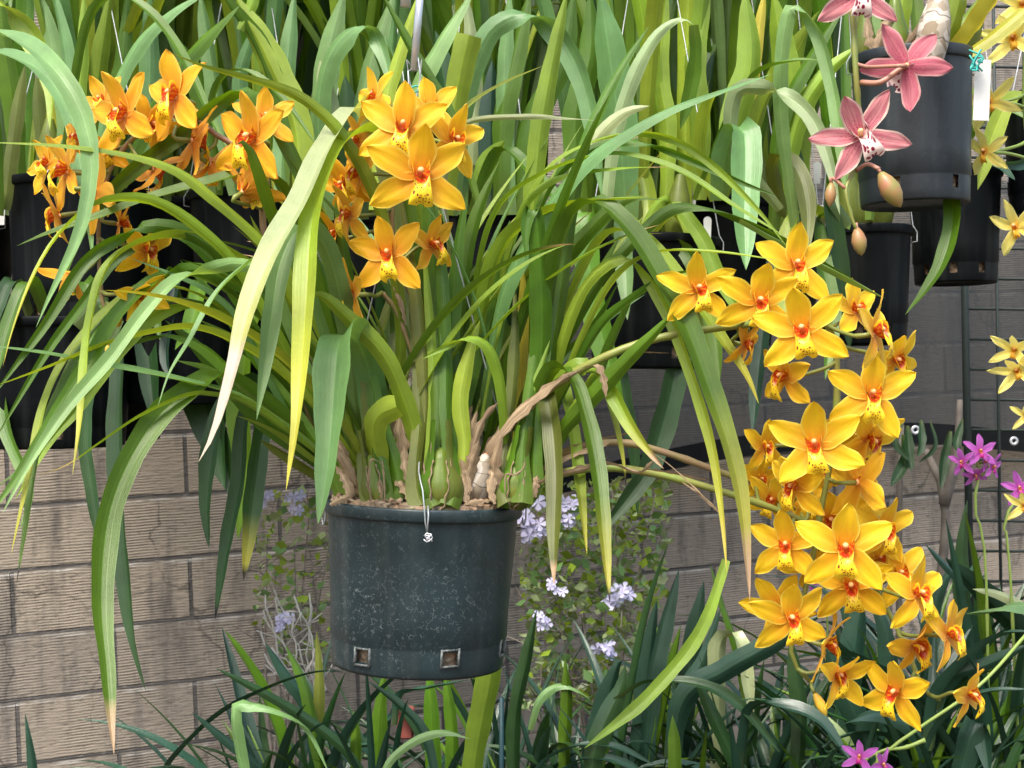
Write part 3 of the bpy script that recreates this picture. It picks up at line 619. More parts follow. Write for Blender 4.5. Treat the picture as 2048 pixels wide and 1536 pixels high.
# ---------------------------------------------------------------- big orange orchid (main plant)
MP = root('orchid_plant', P(850, 985, 2.0), 'big strap leaved orchid with orange yellow flower sprays, growing in the central speckled pot', 'orchid')
MAIN = '''
l 22 2.00 1.75 25 : 720,940 680,760 600,580 520,480 430,400 350,340 250,308 120,290 -40,284
g 36 2.02 1.85 -20 : 700,900 650,640 600,470 560,370 500,345 400,368 300,395 200,432 100,465 33,492
g 34 2.02 1.95 20 : 730,900 690,650 640,440 560,260 500,180 440,205 380,258 300,315 235,370 170,450 120,580
l 24 2.00 1.85 10 : 790,940 800,640 760,420 690,280 620,208 560,177 480,153 400,130 338,104
l 22 2.00 1.70 30 Y: 720,960 650,850 560,680 470,530 400,460 330,412 270,396 190,408 120,465 70,545 30,645 5,735
g 26 2.02 1.75 -15 : 720,930 620,760 520,600 430,500 360,460 300,452 250,470 170,525 90,650 -20,800
g 20 2.05 1.85 20 : 700,920 600,780 500,640 420,520 360,470 300,478 230,520 170,600 90,710 -10,880
p 17 2.02 1.85 25 : 690,930 620,890 540,760 480,640 420,582 340,545 255,514
w 56 1.9 1.9 10 fYW: 790,930,2.02 800,600,2.08 775,320,2.05 722,206,1.98 650,292,1.88 600,400,1.8 540,505,1.74 495,620,1.7 465,740,1.66 430,860,1.63 397,924,1.62
l 52 1.85 1.85 8 fY: 830,930,2.03 850,600,2.08 815,360,2.06 760,262,1.98 690,275,1.9 645,350,1.84 620,450,1.78 610,600,1.73 600,750,1.7 590,860,1.67 572,982,1.65
p 42 2.0 1.68 -10 f : 720,900 690,640 650,490 600,452 562,520 545,620 530,730 513,840
p 76 1.7 1.7 0 f : 755,960,1.95 752,850,1.96 735,730,1.93 708,672,1.88 684,662,1.83 672,690,1.79 665,770,1.76 658,880,1.73 646,990,1.71 636,1048,1.7
p 22 2.0 1.70 15 : 700,900 640,640 580,520 530,505 480,538 430,590 380,680 340,745 315,816
p 27 2.0 1.60 20 : 700,930 600,700 540,560 480,528 420,538 350,560 290,620 220,715 130,820 60,925 4,1028
p 22 2.0 1.75 -30 : 700,960 600,870 500,800 440,778 330,752 200,728 100,708 -30,690
l 24 2.0 1.75 25 : 720,940 650,840 560,740 460,678 380,655 300,665 200,692 100,732 -30,780
g 28 2.0 1.9 10 : 710,950 640,900 560,830 454,737 405,695 350,672 300,675 245,694
g 46 2.02 1.62 -12 fT: 700,950 620,880 520,795 440,748 370,786 310,840 250,940 215,1050 204,1200 215,1340 222,1440 228,1510
l 15 2.0 1.75 35 W: 690,950 600,880 500,810 430,790 370,792 280,832 200,885 130,932 58,956
l 34 1.95 1.7 10 Y: 560,560 400,480 290,480 215,530 180,640 168,760 160,850 145,952
g 22 2.0 1.7 20 K: 600,700 420,560 300,560 200,640 120,780 75,900 52,1050 33,1168
l 18 2.0 1.7 -25 Y: 600,760 400,590 260,590 150,690 90,800 55,960 22,1110
g 28 1.98 1.7 15 : 640,700 460,560 340,545 240,620 180,720 110,830 30,960 -30,1040
g 22 2.0 1.8 -20 : 620,760 480,640 360,600 270,650 200,740 120,850 50,930 -20,985
l 26 2.0 1.8 25 : 640,820 480,650 380,610 300,640 240,700 160,810 100,880 30,1000
d 27 2.2 2.1 0 : 240,640 180,780 170,880 185,990 200,1102
d 38 2.15 2.1 10 : 560,840 500,760 450,800 425,880 412,1000 418,1096
d 34 2.15 2.1 -15 K: 600,860 540,780 490,830 478,960 455,1080 430,1240
d 36 2.12 2.05 10 YK: 620,880 570,800 530,850 512,960 500,1060 487,1162
g 22 2.15 2.1 25 : 640,900 560,830 510,900 505,1000 516,1100
g 34 2.04 2.0 15 : 720,960 620,860 520,720 440,600 360,520
g 30 2.05 2.0 -15 : 715,970 600,900 500,820 400,700 330,640
l 28 2.03 1.95 20 : 735,940 660,780 600,640 540,520 500,430
g 30 2.05 2.0 10 : 725,960 650,850 560,750 480,690 400,640
l 26 2.0 2.0 -25 : 730,980 640,930 540,860 470,830
g 34 2.05 2.05 0 : 740,950 690,760 660,600 630,500
g 32 2.0 2.0 -20 : 745,960 720,800 700,650 690,520 670,400
d 30 2.08 2.05 10 : 705,960 620,840 560,700 520,600 470,520
g 26 2.06 2.0 -10 : 700,980 590,880 500,790 430,740 350,720
o 24 2.06 2.0 20 : 700,990 600,930 520,880
g 42 1.97 2.0 8 : 775,985 745,870 720,760 705,640 700,560
g 40 2.00 2.02 -12 : 858,980 850,800 842,620 822,450 800,320
g 36 1.97 2.02 12 : 872,970 880,780 872,600 862,470 850,340
g 30 1.99 2.05 -10 : 885,970 900,800 905,650 915,500 935,380
l 36 1.94 1.85 6 : 858,1000 845,930 815,820 770,715 700,640 640,590 590,600
l 46 1.93 1.88 -8 c: 765,960 752,900 748,850 765,825 795,812
g 34 1.98 2.05 15 : 905,970 925,820 950,700 985,560 1020,440
g 30 2.02 2.1 -20 : 900,950 905,760 920,600 950,440 1000,320
g 34 2.05 2.1 10 : 930,960 960,800 985,640 1010,500 1070,380
l 24 1.95 1.85 15 : 1012,985 1010,860 1000,760 975,695 938,676 895,692 845,718
g 40 1.95 2.0 -10 : 1042,985 1070,880 1090,770 1110,640 1130,500 1155,350 1197,222
g 42 1.97 1.92 8 : 1025,980 1060,850 1082,700 1080,540 1072,440 1065,418 1052,450 1052,520
y 24 2.04 2.05 0 : 1020,930 1035,850 1043,720 1046,600 1045,530
l 38 2.1 2.1 -10 : 1050,620 1065,420 1080,260 1105,120 1135,-20
g 24 2.1 2.2 15 : 1080,640 1130,400 1190,240 1240,140 1298,52
g 22 2.0 1.93 20 : 1060,960 1090,780 1180,590 1260,490 1345,418 1440,424 1555,475 1650,530 1730,575 1770,596
p 27 1.93 1.92 0 : 1480,440 1555,482 1640,528 1720,570 1770,597
l 17 2.0 1.85 20 : 1060,960 1110,810 1180,640 1240,545 1320,503 1420,503 1500,512 1580,525
g 22 2.0 1.9 -20 : 1065,960 1110,820 1190,665 1260,600 1340,553 1420,535
g 32 1.97 1.85 15 : 1062,975 1110,880 1180,800 1260,715 1310,665 1345,626
l 17 2.05 1.85 30 : 940,700 960,520 1000,410 1080,350 1180,312 1270,312 1370,346 1470,412 1572,474
l 17 2.05 1.9 -25 : 980,700 1020,480 1090,340 1180,285 1270,266 1350,282 1430,335 1520,425 1575,495
g 17 2.1 1.95 15 : 1010,600 1100,370 1200,292 1300,290 1400,330 1500,372 1555,392
p 40 2.02 1.88 -12 : 960,860 1000,620 1050,500 1110,400 1180,318 1260,262 1350,215 1450,180 1546,147
l 15 2.05 1.9 20 T: 990,600 1040,430 1090,370 1160,345 1240,336 1344,334
l 33 2.04 1.9 10 : 950,760 970,580 1010,480 1080,428 1150,405 1230,398 1302,394
w 11 2.1 2.0 30 : 900,520 890,360 920,265 950,240 1060,233 1130,236 1212,243
w 13 2.1 2.0 20 : 880,420 890,300 925,222 1000,170 1087,131
c 32 2.1 2.0 -10 : 1110,500 1150,350 1200,268 1250,225 1300,212
g 36 2.0 1.75 -12 YK: 1050,960 1075,800 1108,735 1145,752 1175,840 1195,940 1207,1060 1214,1140 1220,1208
l 34 2.02 1.85 10 YT: 1060,950 1100,800 1150,735 1205,755 1260,850 1300,905 1328,938
o 36 2.03 1.8 5 T: 1040,960 1050,820 1080,770 1100,830 1110,940 1108,1060 1108,1172
l 24 2.04 1.9 15 Y: 1045,950 1090,780 1120,760 1145,850 1160,970 1174,1110
l 22 2.04 1.9 -15 YK: 1060,940 1130,760 1190,745 1225,830 1245,920 1252,975
g 46 2.02 1.75 8 YT: 1060,950 1090,640 1130,450 1190,400 1264,462 1320,550 1370,640 1415,760 1462,900 1486,1020 1500,1205
l 24 2.02 1.8 10 TY: 1080,940 1120,700 1180,560 1260,520 1330,620 1385,760 1425,900 1445,1040 1454,1145
l 28 2.04 1.9 10 Y: 1120,640 1200,480 1280,470 1380,580 1440,670 1490,745 1518,808
g 34 2.1 2.0 20 : 1000,900 1040,700 1100,560 1170,470 1250,400 1330,400
g 30 2.1 2.1 -20 : 1000,960 1060,760 1130,640 1200,540 1240,470
d 30 2.12 2.1 10 : 990,940 1000,760 1020,640 1060,500
p 30 2.1 2.1 -10 : 960,960 970,800 1000,640 1040,560
g 26 2.05 2.0 20 : 1070,960 1140,860 1180,800 1220,690 1270,580
p 24 2.12 2.05 0 : 820,960 800,760 790,600 800,500
d 40 2.12 2.1 20 : 800,960 780,800 770,660 760,540
g 34 2.12 2.1 -20 : 940,960 930,760 945,620 930,480
p 34 2.1 2.1 10 : 760,960 775,760 790,640 810,520
l 30 1.9 1.95 0 : 915,985 930,900 920,800 940,700 960,640
g 26 2.05 2.0 0 : 1010,960 1060,820 1120,720 1190,650 1240,560
l 40 2.0 2.0 10 : 800,1000 790,930 765,880 755,840
g 26 1.95 1.8 15 : 600,560 560,470 500,300 470,290
o 46 1.84 1.98 8 b: 842,1012 832,985 830,930 838,840 834,720 818,600
g 40 1.835 1.98 -8 b: 868,1014 858,990 862,930 872,850 868,720 860,560
g 46 1.838 1.98 6 b: 900,1012 908,980 902,920 892,840 890,700 884,560
o 44 1.865 1.96 8 b: 748,1012 735,985 728,930 736,850 720,740
g 42 1.862 1.96 -8 b: 770,1014 768,985 762,920 752,850 738,740 716,640
o 44 1.86 1.98 8 b: 1015,1006 1006,980 1006,920 1018,830 1026,700
g 44 1.855 1.98 -8 b: 1044,1006 1046,980 1044,920 1052,840 1070,700 1084,560
o 52 1.87 1.98 10 b: 852,1010 838,970 836,920 850,820 838,640 815,480 800,380
g 50 1.87 1.99 -12 b: 908,1008 920,965 912,900 892,780 888,620 878,470 868,390
l 38 1.865 1.97 15 b: 880,1010 866,960 862,900 868,780 858,620 846,480
o 48 1.88 1.96 14 b: 764,1010 736,975 728,925 738,830 725,720 700,600
g 46 1.875 1.95 -16 b: 778,1012 796,970 788,920 762,840 740,740 718,630
o 44 1.88 1.98 12 b: 1018,1004 998,965 1000,910 1020,820 1030,680 1030,560
g 48 1.875 1.98 -14 b: 1040,1004 1066,965 1068,910 1072,830 1090,700 1110,560
l 40 1.875 1.95 5 b: 1030,1004 1020,960 1030,900 1062,800 1100,680
g 40 1.92 1.98 10 b: 820,1008 838,960 830,900 800,800 772,680
l 38 1.90 1.96 10 b: 800,1012 822,985 806,930 770,860 742,780
g 40 1.93 1.98 10 b: 690,1005 668,960 630,880 560,780 500,700
g 40 1.97 2.02 -10 b: 720,1005 690,950 640,860 590,760 540,660
l 30 1.95 1.95 10 b: 1062,985 1085,930 1140,830 1200,720
g 44 2.04 2.08 0 : 950,960 960,840 955,700 940,560
g 44 2.06 2.08 10 : 870,960 870,800 860,640 850,500
d 44 2.14 2.14 0 : 660,900 640,740 620,600 600,470
d 44 2.14 2.14 0 : 1000,960 1010,820 1050,680 1100,540
g 36 2.08 2.08 0 : 620,880 580,780 540,640 520,540
'''
ml = MAIN.strip().split('\n')
for ln in ml[:60]+ml[75:]: tleaf(MP, ln, M['leaf'])
JOIN = ([], [], [], [])
for ln in ml[60:75]: tleaf(MP, ln, M['leaf'])
rr = random.Random(21)
for i in range(36):
    left = i % 2; az = (math.pi if left else 0)+rr.uniform(-1.1, 1.1); b0 = P(rr.uniform(700, 1060), 975, 2.0+rr.uniform(-.06, .1))
    pleaf(MP, b0, az, rr.uniform(.06, .7), rr.uniform(.15, 1.3), rr.uniform(.36, .66), rr.uniform(.009, .018), rr.choice('llgpgl'), M['leaf'], rr.uniform(-.6, .6), tips=rr.choice(((), (), ('Y',), ('T',))), pw=rr.uniform(1.2, 2.2), n=28, r=rr)
J = JOIN; JOIN = None
tag(mesh('leaves', J[0], J[1], M['leaf'], MP, J[2], J[3]), 'narrow arching leaves filling the gaps of the fan', kind='stuff')
# bulbs
def bulb(parent, x, y, D, w_, h_, m, name='pseudobulb', lean=0., base=None):
    g = Geo(); c = P(x, y, D); L = h_*k(D); r = w_/2*k(D)
    g.lathe(([(.5*r, -.5*L), (.86*r, -.38*L), (1*r, -.18*L), (.90*r, .02*L), (.62*r, .20*L), (.46*r, .36*L), (.3*r, .5*L), (.02*r, .55*L)] if name == 'pseudobulb' else [(.35*r, -.5*L), (.8*r, -.38*L), (1*r, -.12*L), (.92*r, .12*L), (.62*r, .34*L), (.3*r, .48*L), (.02*r, .52*L)]), c, 24, (math.sin(lean), 0, math.cos(lean)))
    if name == 'pseudobulb': return mesh(name, g.V, g.F, M['leaf'], parent, g.U, [(.17, .20, .03) if z_.z < c.z else (.15, .22, .03) for z_ in g.V])
    return g.obj(name, m, parent)
for a in ((752, 968, 1.92, 64, 112, -.2), (880, 962, 1.90, 86, 122, .02), (1032, 962, 1.92, 72, 112, .15), (800, 955, 1.98, 70, 120, .1), (700, 965, 2.0, 60, 110, -.4), (835, 965, 1.93, 60, 110, 0)): bulb(MP, *a[:5], M['bulb'], lean=a[5])
def sheathed(x, y, D, w_, h_, lean, cols_):
    c = P(x, y, D); L = h_*k(D); r0 = w_/2*k(D); up = Vector((math.sin(lean), 0, math.cos(lean))); a = (Vector((1, 0, 0))-up*up.x).normalized(); b = up.cross(a)
    prof = [(-.5, .56), (-.38, .92), (-.18, 1.07), (.02, .98), (.20, .74), (.36, .60), (.52, .52), (.75, .50), (1.0, .46)]
    pr = spline([(z, q, 0) for z, q in prof], 22)
    for side, ck in zip((-1, 1), cols_):
        V = []; F = []; U = []; C = []; rim_ = []; nv = 9
        for i, p in enumerate(pr):
            f = i/21; open_ = math.radians(4+24*math.sin(min(1, f*1.5)*1.57)+3*math.sin(i*1.7+side)); far = math.radians(175)
            for j in range(nv):
                g_ = -math.pi/2+side*(open_+(far-open_)*j/(nv-1)); rr_ = r0*p.y*(1.05+.03*(side > 0))
                V.append(c+up*(p.x*L)+(a*math.cos(g_)+b*math.sin(g_))*rr_); U.append((j/(nv-1), f*.4+.2)); C.append(tuple(Vector(LC[ck])*(1.1-.15*f)))
            rim_.append(V[-nv]+Vector((0, -.0006, 0)))
        F = [(i*nv+j, i*nv+j+1, (i+1)*nv+j+1, (i+1)*nv+j) for i in range(21) for j in range(nv-1)]
        mesh('leaf_base', V, F, M['leaf'], MP, U, C)
        Geo().tube(rim_[:15], [.0011+.0006*math.sin(i*2.3) for i in range(15)], 5).obj('dry_edge', M['dry'], MP)
for a_ in ((752, 968, 1.92, 64, 112, -.2, 'og'), (880, 962, 1.90, 86, 122, .02, 'go'), (1032, 962, 1.92, 72, 112, .15, 'go')): sheathed(*a_)
for a in ((962, 955, 1.92, 50, 96, .2), (818, 825, 2.05, 34, 140, .02), (905, 830, 2.06, 30, 130, .05), (945, 900, 2.04, 44, 150, .1)): bulb(MP, *a[:5], M['oldbulb'], 'old_pseudobulb', a[5])
DRY = '''
t 34 1.88 1.86 20 n: 945,1006 938,970 944,930 958,880
t 30 1.88 1.86 -20 n: 985,1006 996,970 990,930 1004,870
t 26 1.87 1.87 10 n: 818,1010 822,970 812,930 808,890
t 24 1.87 1.87 -10 n: 925,1012 934,985 930,950 920,915
t 24 1.90 1.90 10 n: 700,1008 705,960 690,920 668,890
t 20 1.88 1.88 10 n: 1002,1006 990,975 975,960 960,958
t 6 1.86 1.86 0 n: 862,885 864,915 880,935 905,948
t 6 1.855 1.855 0 n: 842,1000 850,960 846,920
t 6 1.855 1.855 0 n: 898,1000 904,960 900,915
t 6 1.86 1.86 0 n: 742,1000 738,960 742,920 760,925 775,940
t 6 1.86 1.86 0 n: 1010,990 1012,950 1030,950 1048,935 1050,915
t 5 1.86 1.86 0 n: 770,1005 768,960 764,915
t 20 1.86 1.87 0 n: 660,1010 680,1000 700,992
t 16 1.86 1.87 0 n: 720,1014 740,1006 762,1000
t 16 1.86 1.87 0 n: 925,1012 950,1004 985,1000
t 30 1.86 1.9 0 n : 830,1014 815,985 800,960 792,930
t 26 1.86 1.88 0 n : 935,1010 928,980 930,945 925,920
t 24 1.85 1.88 0 n : 905,1014 900,990 898,965
t 22 1.84 1.86 10 n : 858,1016 868,995 866,975
t 26 1.86 1.88 0 n : 990,1008 982,980 990,940 1000,915
t 24 1.87 1.88 0 n : 1052,1006 1066,985 1075,950
t 26 1.88 1.9 0 n : 690,1012 700,985 690,955 670,930
t 22 1.88 1.9 0 n : 715,1012 730,990 722,965
t 30 1.92 1.92 0 n : 800,960 806,900 800,850 806,790
t 28 1.95 1.95 0 n : 930,960 940,900 934,850 945,810
t 26 1.97 1.97 0 c : 790,990 792,900 794,828
t 22 2.02 2.02 0 c : 745,930 742,830 740,752
t 20 2.02 2.02 10 c : 770,900 768,850 766,800
t 26 2.0 2.0 20 c : 815,950 812,850 806,780
t 24 1.92 1.9 0 n : 935,1000 942,930 962,850 1000,800
t 28 1.93 1.93 20 n : 930,1000 925,940 940,870 955,820
t 24 1.9 1.88 10 n : 720,980 690,930 660,880
t 30 1.95 1.95 10 n : 740,1000 700,940 680,890 640,860
t 20 1.9 1.9 0 n : 760,1000 720,985 690,960
t 24 1.88 1.87 0 n : 880,1010 886,990 880,965
t 22 1.87 1.87 10 n : 772,1010 765,990 758,960
t 20 1.9 1.9 10 n : 985,1000 1005,960 1020,905
t 20 1.9 1.9 10 n : 800,1005 820,998 842,992
t 26 2.0 2.0 0 n : 955,960 975,900 1010,850 1030,800
t 16 2.0 2.0 0 n : 640,760 630,720 615,690
t 14 1.95 1.95 0 n : 812,650 800,600 785,565
'''
for ln in DRY.strip().replace(' :', ':').split('\n'): tleaf(MP, ln, M['dry'], 'dry_sheath')
def spike(parent, pts, r0, r1, m='stem', n=40, name='flower_spike'):
    pp = spline([P(*p) for p in pts], n); Geo().tube(pp, [r0+(r1-r0)*i/(n-1)+(.0009 if i % 6 == 0 else 0) for i in range(n)], 10).obj(name, M[m], parent); return pp
def sheath(parent, pts, w_, col='t'): # wrapped dry sheath round a stem
    tleaf(parent, 't %s 1.9 1.9 %d n: ' % (w_, random.uniform(-15, 15))+' '.join('%g,%g,%g' % p for p in pts), M['dry'], 'dry_sheath')
S1 = spike(MP, [(985, 900, 1.97), (1060, 812, 1.95), (1130, 757, 1.93), (1220, 709, 1.9), (1310, 678, 1.9), (1420, 658, 1.9), (1530, 645, 1.92), (1620, 635, 1.93), (1665, 665, 1.94), (1674, 740, 1.94), (1672, 830, 1.94), (1660, 930, 1.93), (1638, 1040, 1.93), (1625, 1120, 1.93), (1605, 1200, 1.93), (1582, 1280, 1.92), (1590, 1330, 1.92), (1622, 1365, 1.92)], .0066, .0028)
S2 = spike(MP, [(1040, 965, 1.98), (1110, 915, 1.99), (1180, 890, 2.0), (1250, 886, 2.0), (1330, 905, 2.0), (1430, 940, 2.0), (1520, 975, 2.0), (1600, 1020, 2.0), (1680, 1080, 2.0), (1700, 1150, 2.0)], .0054, .004, 'stembrown')
S3 = spike(MP, [(1050, 980, 1.93), (1120, 948, 1.93), (1200, 935, 1.93), (1280, 942, 1.93), (1370, 962, 1.93), (1460, 988, 1.93), (1560, 1022, 1.94), (1640, 1062, 1.95), (1720, 1130, 1.95), (1775, 1220, 1.95), (1815, 1300, 1.94), (1845, 1375, 1.93), (1880, 1400, 1.93)], .0062, .0026)
SC = spike(MP, [(858, 960, 1.97), (850, 800, 1.97), (800, 640, 1.96), (765, 585, 1.95)], .004, .003, 'stembrown')
SC2 = spike(MP, [(835, 620, 2.0), (790, 500, 2.0), (785, 400, 2.0), (800, 330, 2.0), (840, 260, 2.0), (830, 210, 2.0)], .0045, .003, 'stembrown')
SC += [P(770, 560, 1.95), P(775, 530, 1.95)]
SL = spike(MP, [(640, 900, 2.05), (560, 600, 1.98), (525, 440, 1.98), (535, 350, 1.98), (500, 305, 1.98), (440, 275, 1.98), (380, 232, 1.98), (320, 240, 1.98), (262, 280, 1.98), (215, 350, 1.98), (198, 440, 1.98), (200, 560, 1.98), (212, 640, 1.98), (215, 680, 1.98)], .0065, .0022, 'stembrown')
sheath(MP, [(985, 905, 1.95), (1040, 830, 1.93), (1100, 775, 1.91), (1170, 735, 1.89)], 26)
sheath(MP, [(940, 990, 1.93), (990, 880, 1.92), (1060, 805, 1.91), (1130, 755, 1.9)], 34)
sheath(MP, [(1165, 735, 1.88), (1195, 733, 1.87), (1208, 760, 1.87), (1212, 795, 1.87)], 18)
sheath(MP, [(1225, 708, 1.9), (1280, 704, 1.9), (1340, 706, 1.9)], 7)
sheath(MP, [(1045, 965, 1.97), (1110, 912, 1.96), (1190, 882, 1.96), (1284, 861, 1.96)], 27)
sheath(MP, [(1060, 950, 1.95), (1130, 915, 1.95), (1230, 880, 1.95)], 24)
sheath(MP, [(1050, 978, 1.92), (1120, 950, 1.90), (1180, 935, 1.90), (1215, 915, 1.90)], 26)
sheath(MP, [(1150, 940, 1.9), (1220, 928, 1.9), (1280, 945, 1.9), (1312, 915, 1.9)], 24)
sheath(MP, [(1290, 938, 1.9), (1340, 945, 1.9), (1420, 962, 1.9)], 22)
sheath(MP, [(1300, 902, 1.9), (1350, 940, 1.88), (1455, 1040, 1.88)], 8)
sheath(MP, [(1365, 965, 1.9), (1400, 990, 1.88), (1458, 1042, 1.88)], 8)
FL = [ # x y D span yaw pitch roll form tintkey spike
 (805, 262, 1.90, 196, 4, 11, -7, 'open', 'a', SC2), (838, 352, 1.86, 210, 14, -2, -1, 'open', 'a', SC2), (905, 283, 1.93, 165, 32, -5, -7, 'open', 'a', SC2), (748, 200, 1.97, 140, -57, 15, 15, 'open', 'a', SC2),
 (862, 222, 2.0, 140, 16, 22, 10, 'open', 'a', SC2), (722, 348, 1.96, 156, -58, -4, 0, 'open', 'o', SC2), (700, 432, 1.93, 156, -58, -6, -6, 'open', 'o', SC2), (716, 285, 2.0, 130, -57, 3, -4, 'open', 'o', SC2),
 (778, 512, 1.90, 176, -9, 3, 9, 'open', 'o', SC2), (862, 492, 1.95, 145, 58, 0, 10, 'open', 'o', SC), (706, 590, 1.90, 147, -63, -4, -8, 'open', 'o', SC),
 (250, 232, 2.04, 183, -36, 2, 14, 'open', 'o', SL), (352, 196, 2.06, 207, -41, 6, 8, 'open', 'o', SL), (385, 282, 2.1, 170, 119, -5, 20, 'open', 'o', SL), (505, 282, 2.04, 201, -37, 0, -8, 'open', 'o', SL),
 (485, 385, 2.04, 134, 149, 35, 0, 'half', 'o', SL), (190, 378, 2.05, 170, 128, 5, -20, 'open', 'a', SL), (135, 345, 2.08, 158, -60, 0, 12, 'open', 'a', SL), (118, 432, 2.1, 134, -81, -12, 0, 'open', 'a', SL),
 (238, 448, 2.1, 134, 102, -10, 10, 'open', 'o', SL), (290, 500, 2.08, 134, 60, -20, 0, 'open', 'a', SL), (152, 552, 2.08, 112, -110, -25, 0, 'half', 'o', SL), (272, 588, 2.02, 112, 42, -12, 20, 'shut', 'a', SL),
 (158, 278, 2.1, 134, -51, 0, 0, 'open', 'o', SL), (420, 330, 2.12, 122, 144, -30, 0, 'open', 'o', SL), (306, 340, 2.12, 122, 128, -30, 30, 'open', 'o', SL),
 (1394, 582, 1.86, 168, 12, 3, 6, 'open', 'n', S1), (1516, 605, 1.84, 186, 5, -4, -5, 'open', 'n', S1), (1590, 535, 1.88, 172, 9, 8, -2, 'open', 'n', S1), (1606, 662, 1.80, 196, -16, -1, 10, 'open', 'n', S1),
 (1748, 668, 1.85, 176, 59, 5, 2, 'open', 'n', S1), (1710, 625, 1.95, 150, 35, 25, 2, 'open', 'n', S1), (1488, 690, 1.93, 123, 60, -16, -10, 'open', 'o', S1), (1572, 755, 1.92, 156, -62, -6, -10, 'open', 'a', S1),
 (1742, 794, 1.86, 192, 1, 9, -5, 'open', 'n', S1), (1632, 892, 1.85, 192, -20, 4, 9, 'open', 'n', S1), (1735, 880, 1.93, 180, 37, -29, -12, 'open', 'n', S1), (1528, 896, 1.94, 120, 32, -7, 2, 'open', 'n', S1),
 (1716, 965, 1.90, 190, 114, 0, -10, 'open', 'n', S1), (1592, 975, 1.88, 150, -53, -8, -4, 'open', 'n', S3), (1520, 960, 2.0, 110, 18, -7, 2, 'open', 'n', S3), (1640, 940, 2.0, 140, 6, 5, 30, 'open', 'n', S3), (1662, 1042, 1.97, 150, -8, -6, 6, 'open', 'n', S3),
 (1765, 1062, 1.93, 165, 19, -7, -4, 'open', 'n', S3), (1572, 1092, 1.90, 165, -17, -1, 2, 'open', 'n', S3), (1690, 1098, 1.83, 200, -9, 1, 0, 'open', 'n', S3), (1702, 1172, 1.90, 180, -10, -8, 7, 'open', 'n', S3),
 (1832, 1192, 1.86, 178, 26, 9, -2, 'open', 'n', S3), (1800, 1150, 1.95, 140, 7, 9, 17, 'open', 'n', S3), (1580, 1238, 1.86, 168, 8, -4, 5, 'open', 'n', S1), (1556, 1215, 1.93, 150, -13, -1, 33, 'open', 'n', S1),
 (1650, 1292, 1.91, 160, 70, -14, 14, 'open', 'a', S1), (1672, 1352, 1.89, 150, 36, -8, 0, 'half', 'n', S1), (1828, 1292, 1.90, 165, 38, -24, 24, 'open', 'a', S3), (1896, 1272, 1.88, 160, 50, 4, 6, 'open', 'a', S3),
 (1792, 1385, 1.88, 172, -42, -8, -12, 'open', 'n', S3), (1936, 1392, 1.88, 150, 50, -4, 12, 'open', 'a', S3)]
FL += [(205, 205, 2.1, 120, -20, 20, 30, 'open', 'o', SL), (300, 250, 2.1, 130, 30, -10, -30, 'open', 'o', SL), (95, 330, 2.12, 110, -40, 10, 30, 'open', 'a', SL), (530, 240, 2.1, 130, 20, 20, 0, 'open', 'o', SL), (210, 300, 2.12, 120, 0, -20, 20, 'half', 'o', SL),
 (690, 370, 2.0, 130, -30, -10, 20, 'open', 'o', SC2), (672, 470, 2.0, 110, -50, 10, 0, 'half', 'o', SC2), (1790, 720, 1.95, 130, 30, -20, 20, 'open', 'n', S1), (1700, 850, 1.97, 130, 0, -10, 40, 'open', 'n', S1), (1545, 1000, 1.98, 120, -30, -10, -20, 'open', 'n', S3), (1610, 1010, 1.98, 120, 20, 10, 10, 'open', 'n', S3), (1720, 1020, 1.98, 130, 15, -10, -30, 'open', 'n', S3), (1620, 1130, 1.97, 120, 0, -20, 40, 'open', 'n', S3), (1760, 1120, 1.98, 120, 0, 10, 10, 'open', 'n', S3)]
TI = dict(a=(1, .98, 1), o=(.98, .86, .95), n=(1, 1.06, 1))
for f in FL:
    flower(MP, f[0], f[1], f[2]-(.14 if f[9] is SL else 0), f[3]*(1.12 if f[9] is SL and f[1] > 300 else 1), f[4], f[5], f[6], f[7], 'y', TI[f[8]], f[9])
bud(MP, 229, 634, 1.93, 44, .5, 1, M['bud'], SL, .34); bud(MP, 1640, 1407, 1.9, 52, .5, 1, M['bud'], S1, .2); bud(MP, 216, 700, 1.96, 22, .1, 1, M['bud'], None, .3)

# hanger of the main pot
hg = root('pot_hanger', P(830, 150, 2.02), 'shiny metal tube hanger with splayed wires and green twine above the central flowers', 'hanger')
Geo().tube([P(842, -30, 2.02), P(836, 40, 2.02), P(828, 142, 2.02)], .0056, 14).obj('tube', M['metal'], hg)
for i, (ex, ey, eD) in enumerate(((850, 1078, 1.855), (1046, 1010, 2.0), (650, 1020, 2.0), (862, 1010, 2.15))):
    a = P(824+i*3, 140, 2.02); mid = P(818+i*8, 190, 2.02)
    pts = [a, mid, P(ex, ey, eD)]
    if i == 0: pts = [a, mid, P(872, 600, 2.12), P(862, 800, 2.06), P(838, 925, 1.90), P(846, 985, 1.858), P(852, 1060, 1.853), P(856, 1072, 1.854)]
    Geo().tube(spline(pts, 40), .0011, 6).obj('wire', M['wire'], hg)
g = Geo(); g.tube(spline([P(818, 178, 2.005), P(832, 172, 2.0), P(841, 178, 2.01), P(830, 184, 2.0), P(819, 180, 2.005)], 14), .0012, 5); g.obj('twine', M['teal'], hg)
g = Geo(); c = P(856, 1075, 1.848); rr = random.Random(2)
for i in range(5): g.tube(spline([c+Vector((rr.uniform(-1, 1), rr.uniform(-.5, 0), rr.uniform(-1, 1)))*.006 for _ in range(4)], 9), .0008, 5)
g.obj('wire_knot', M['metal'], hg)
Geo().tube([P(854, 1068, 1.852), P(857, 1030, 1.85), P(856, 1012, 1.86)], .0012, 6).obj('wire', M['wire'], hg)
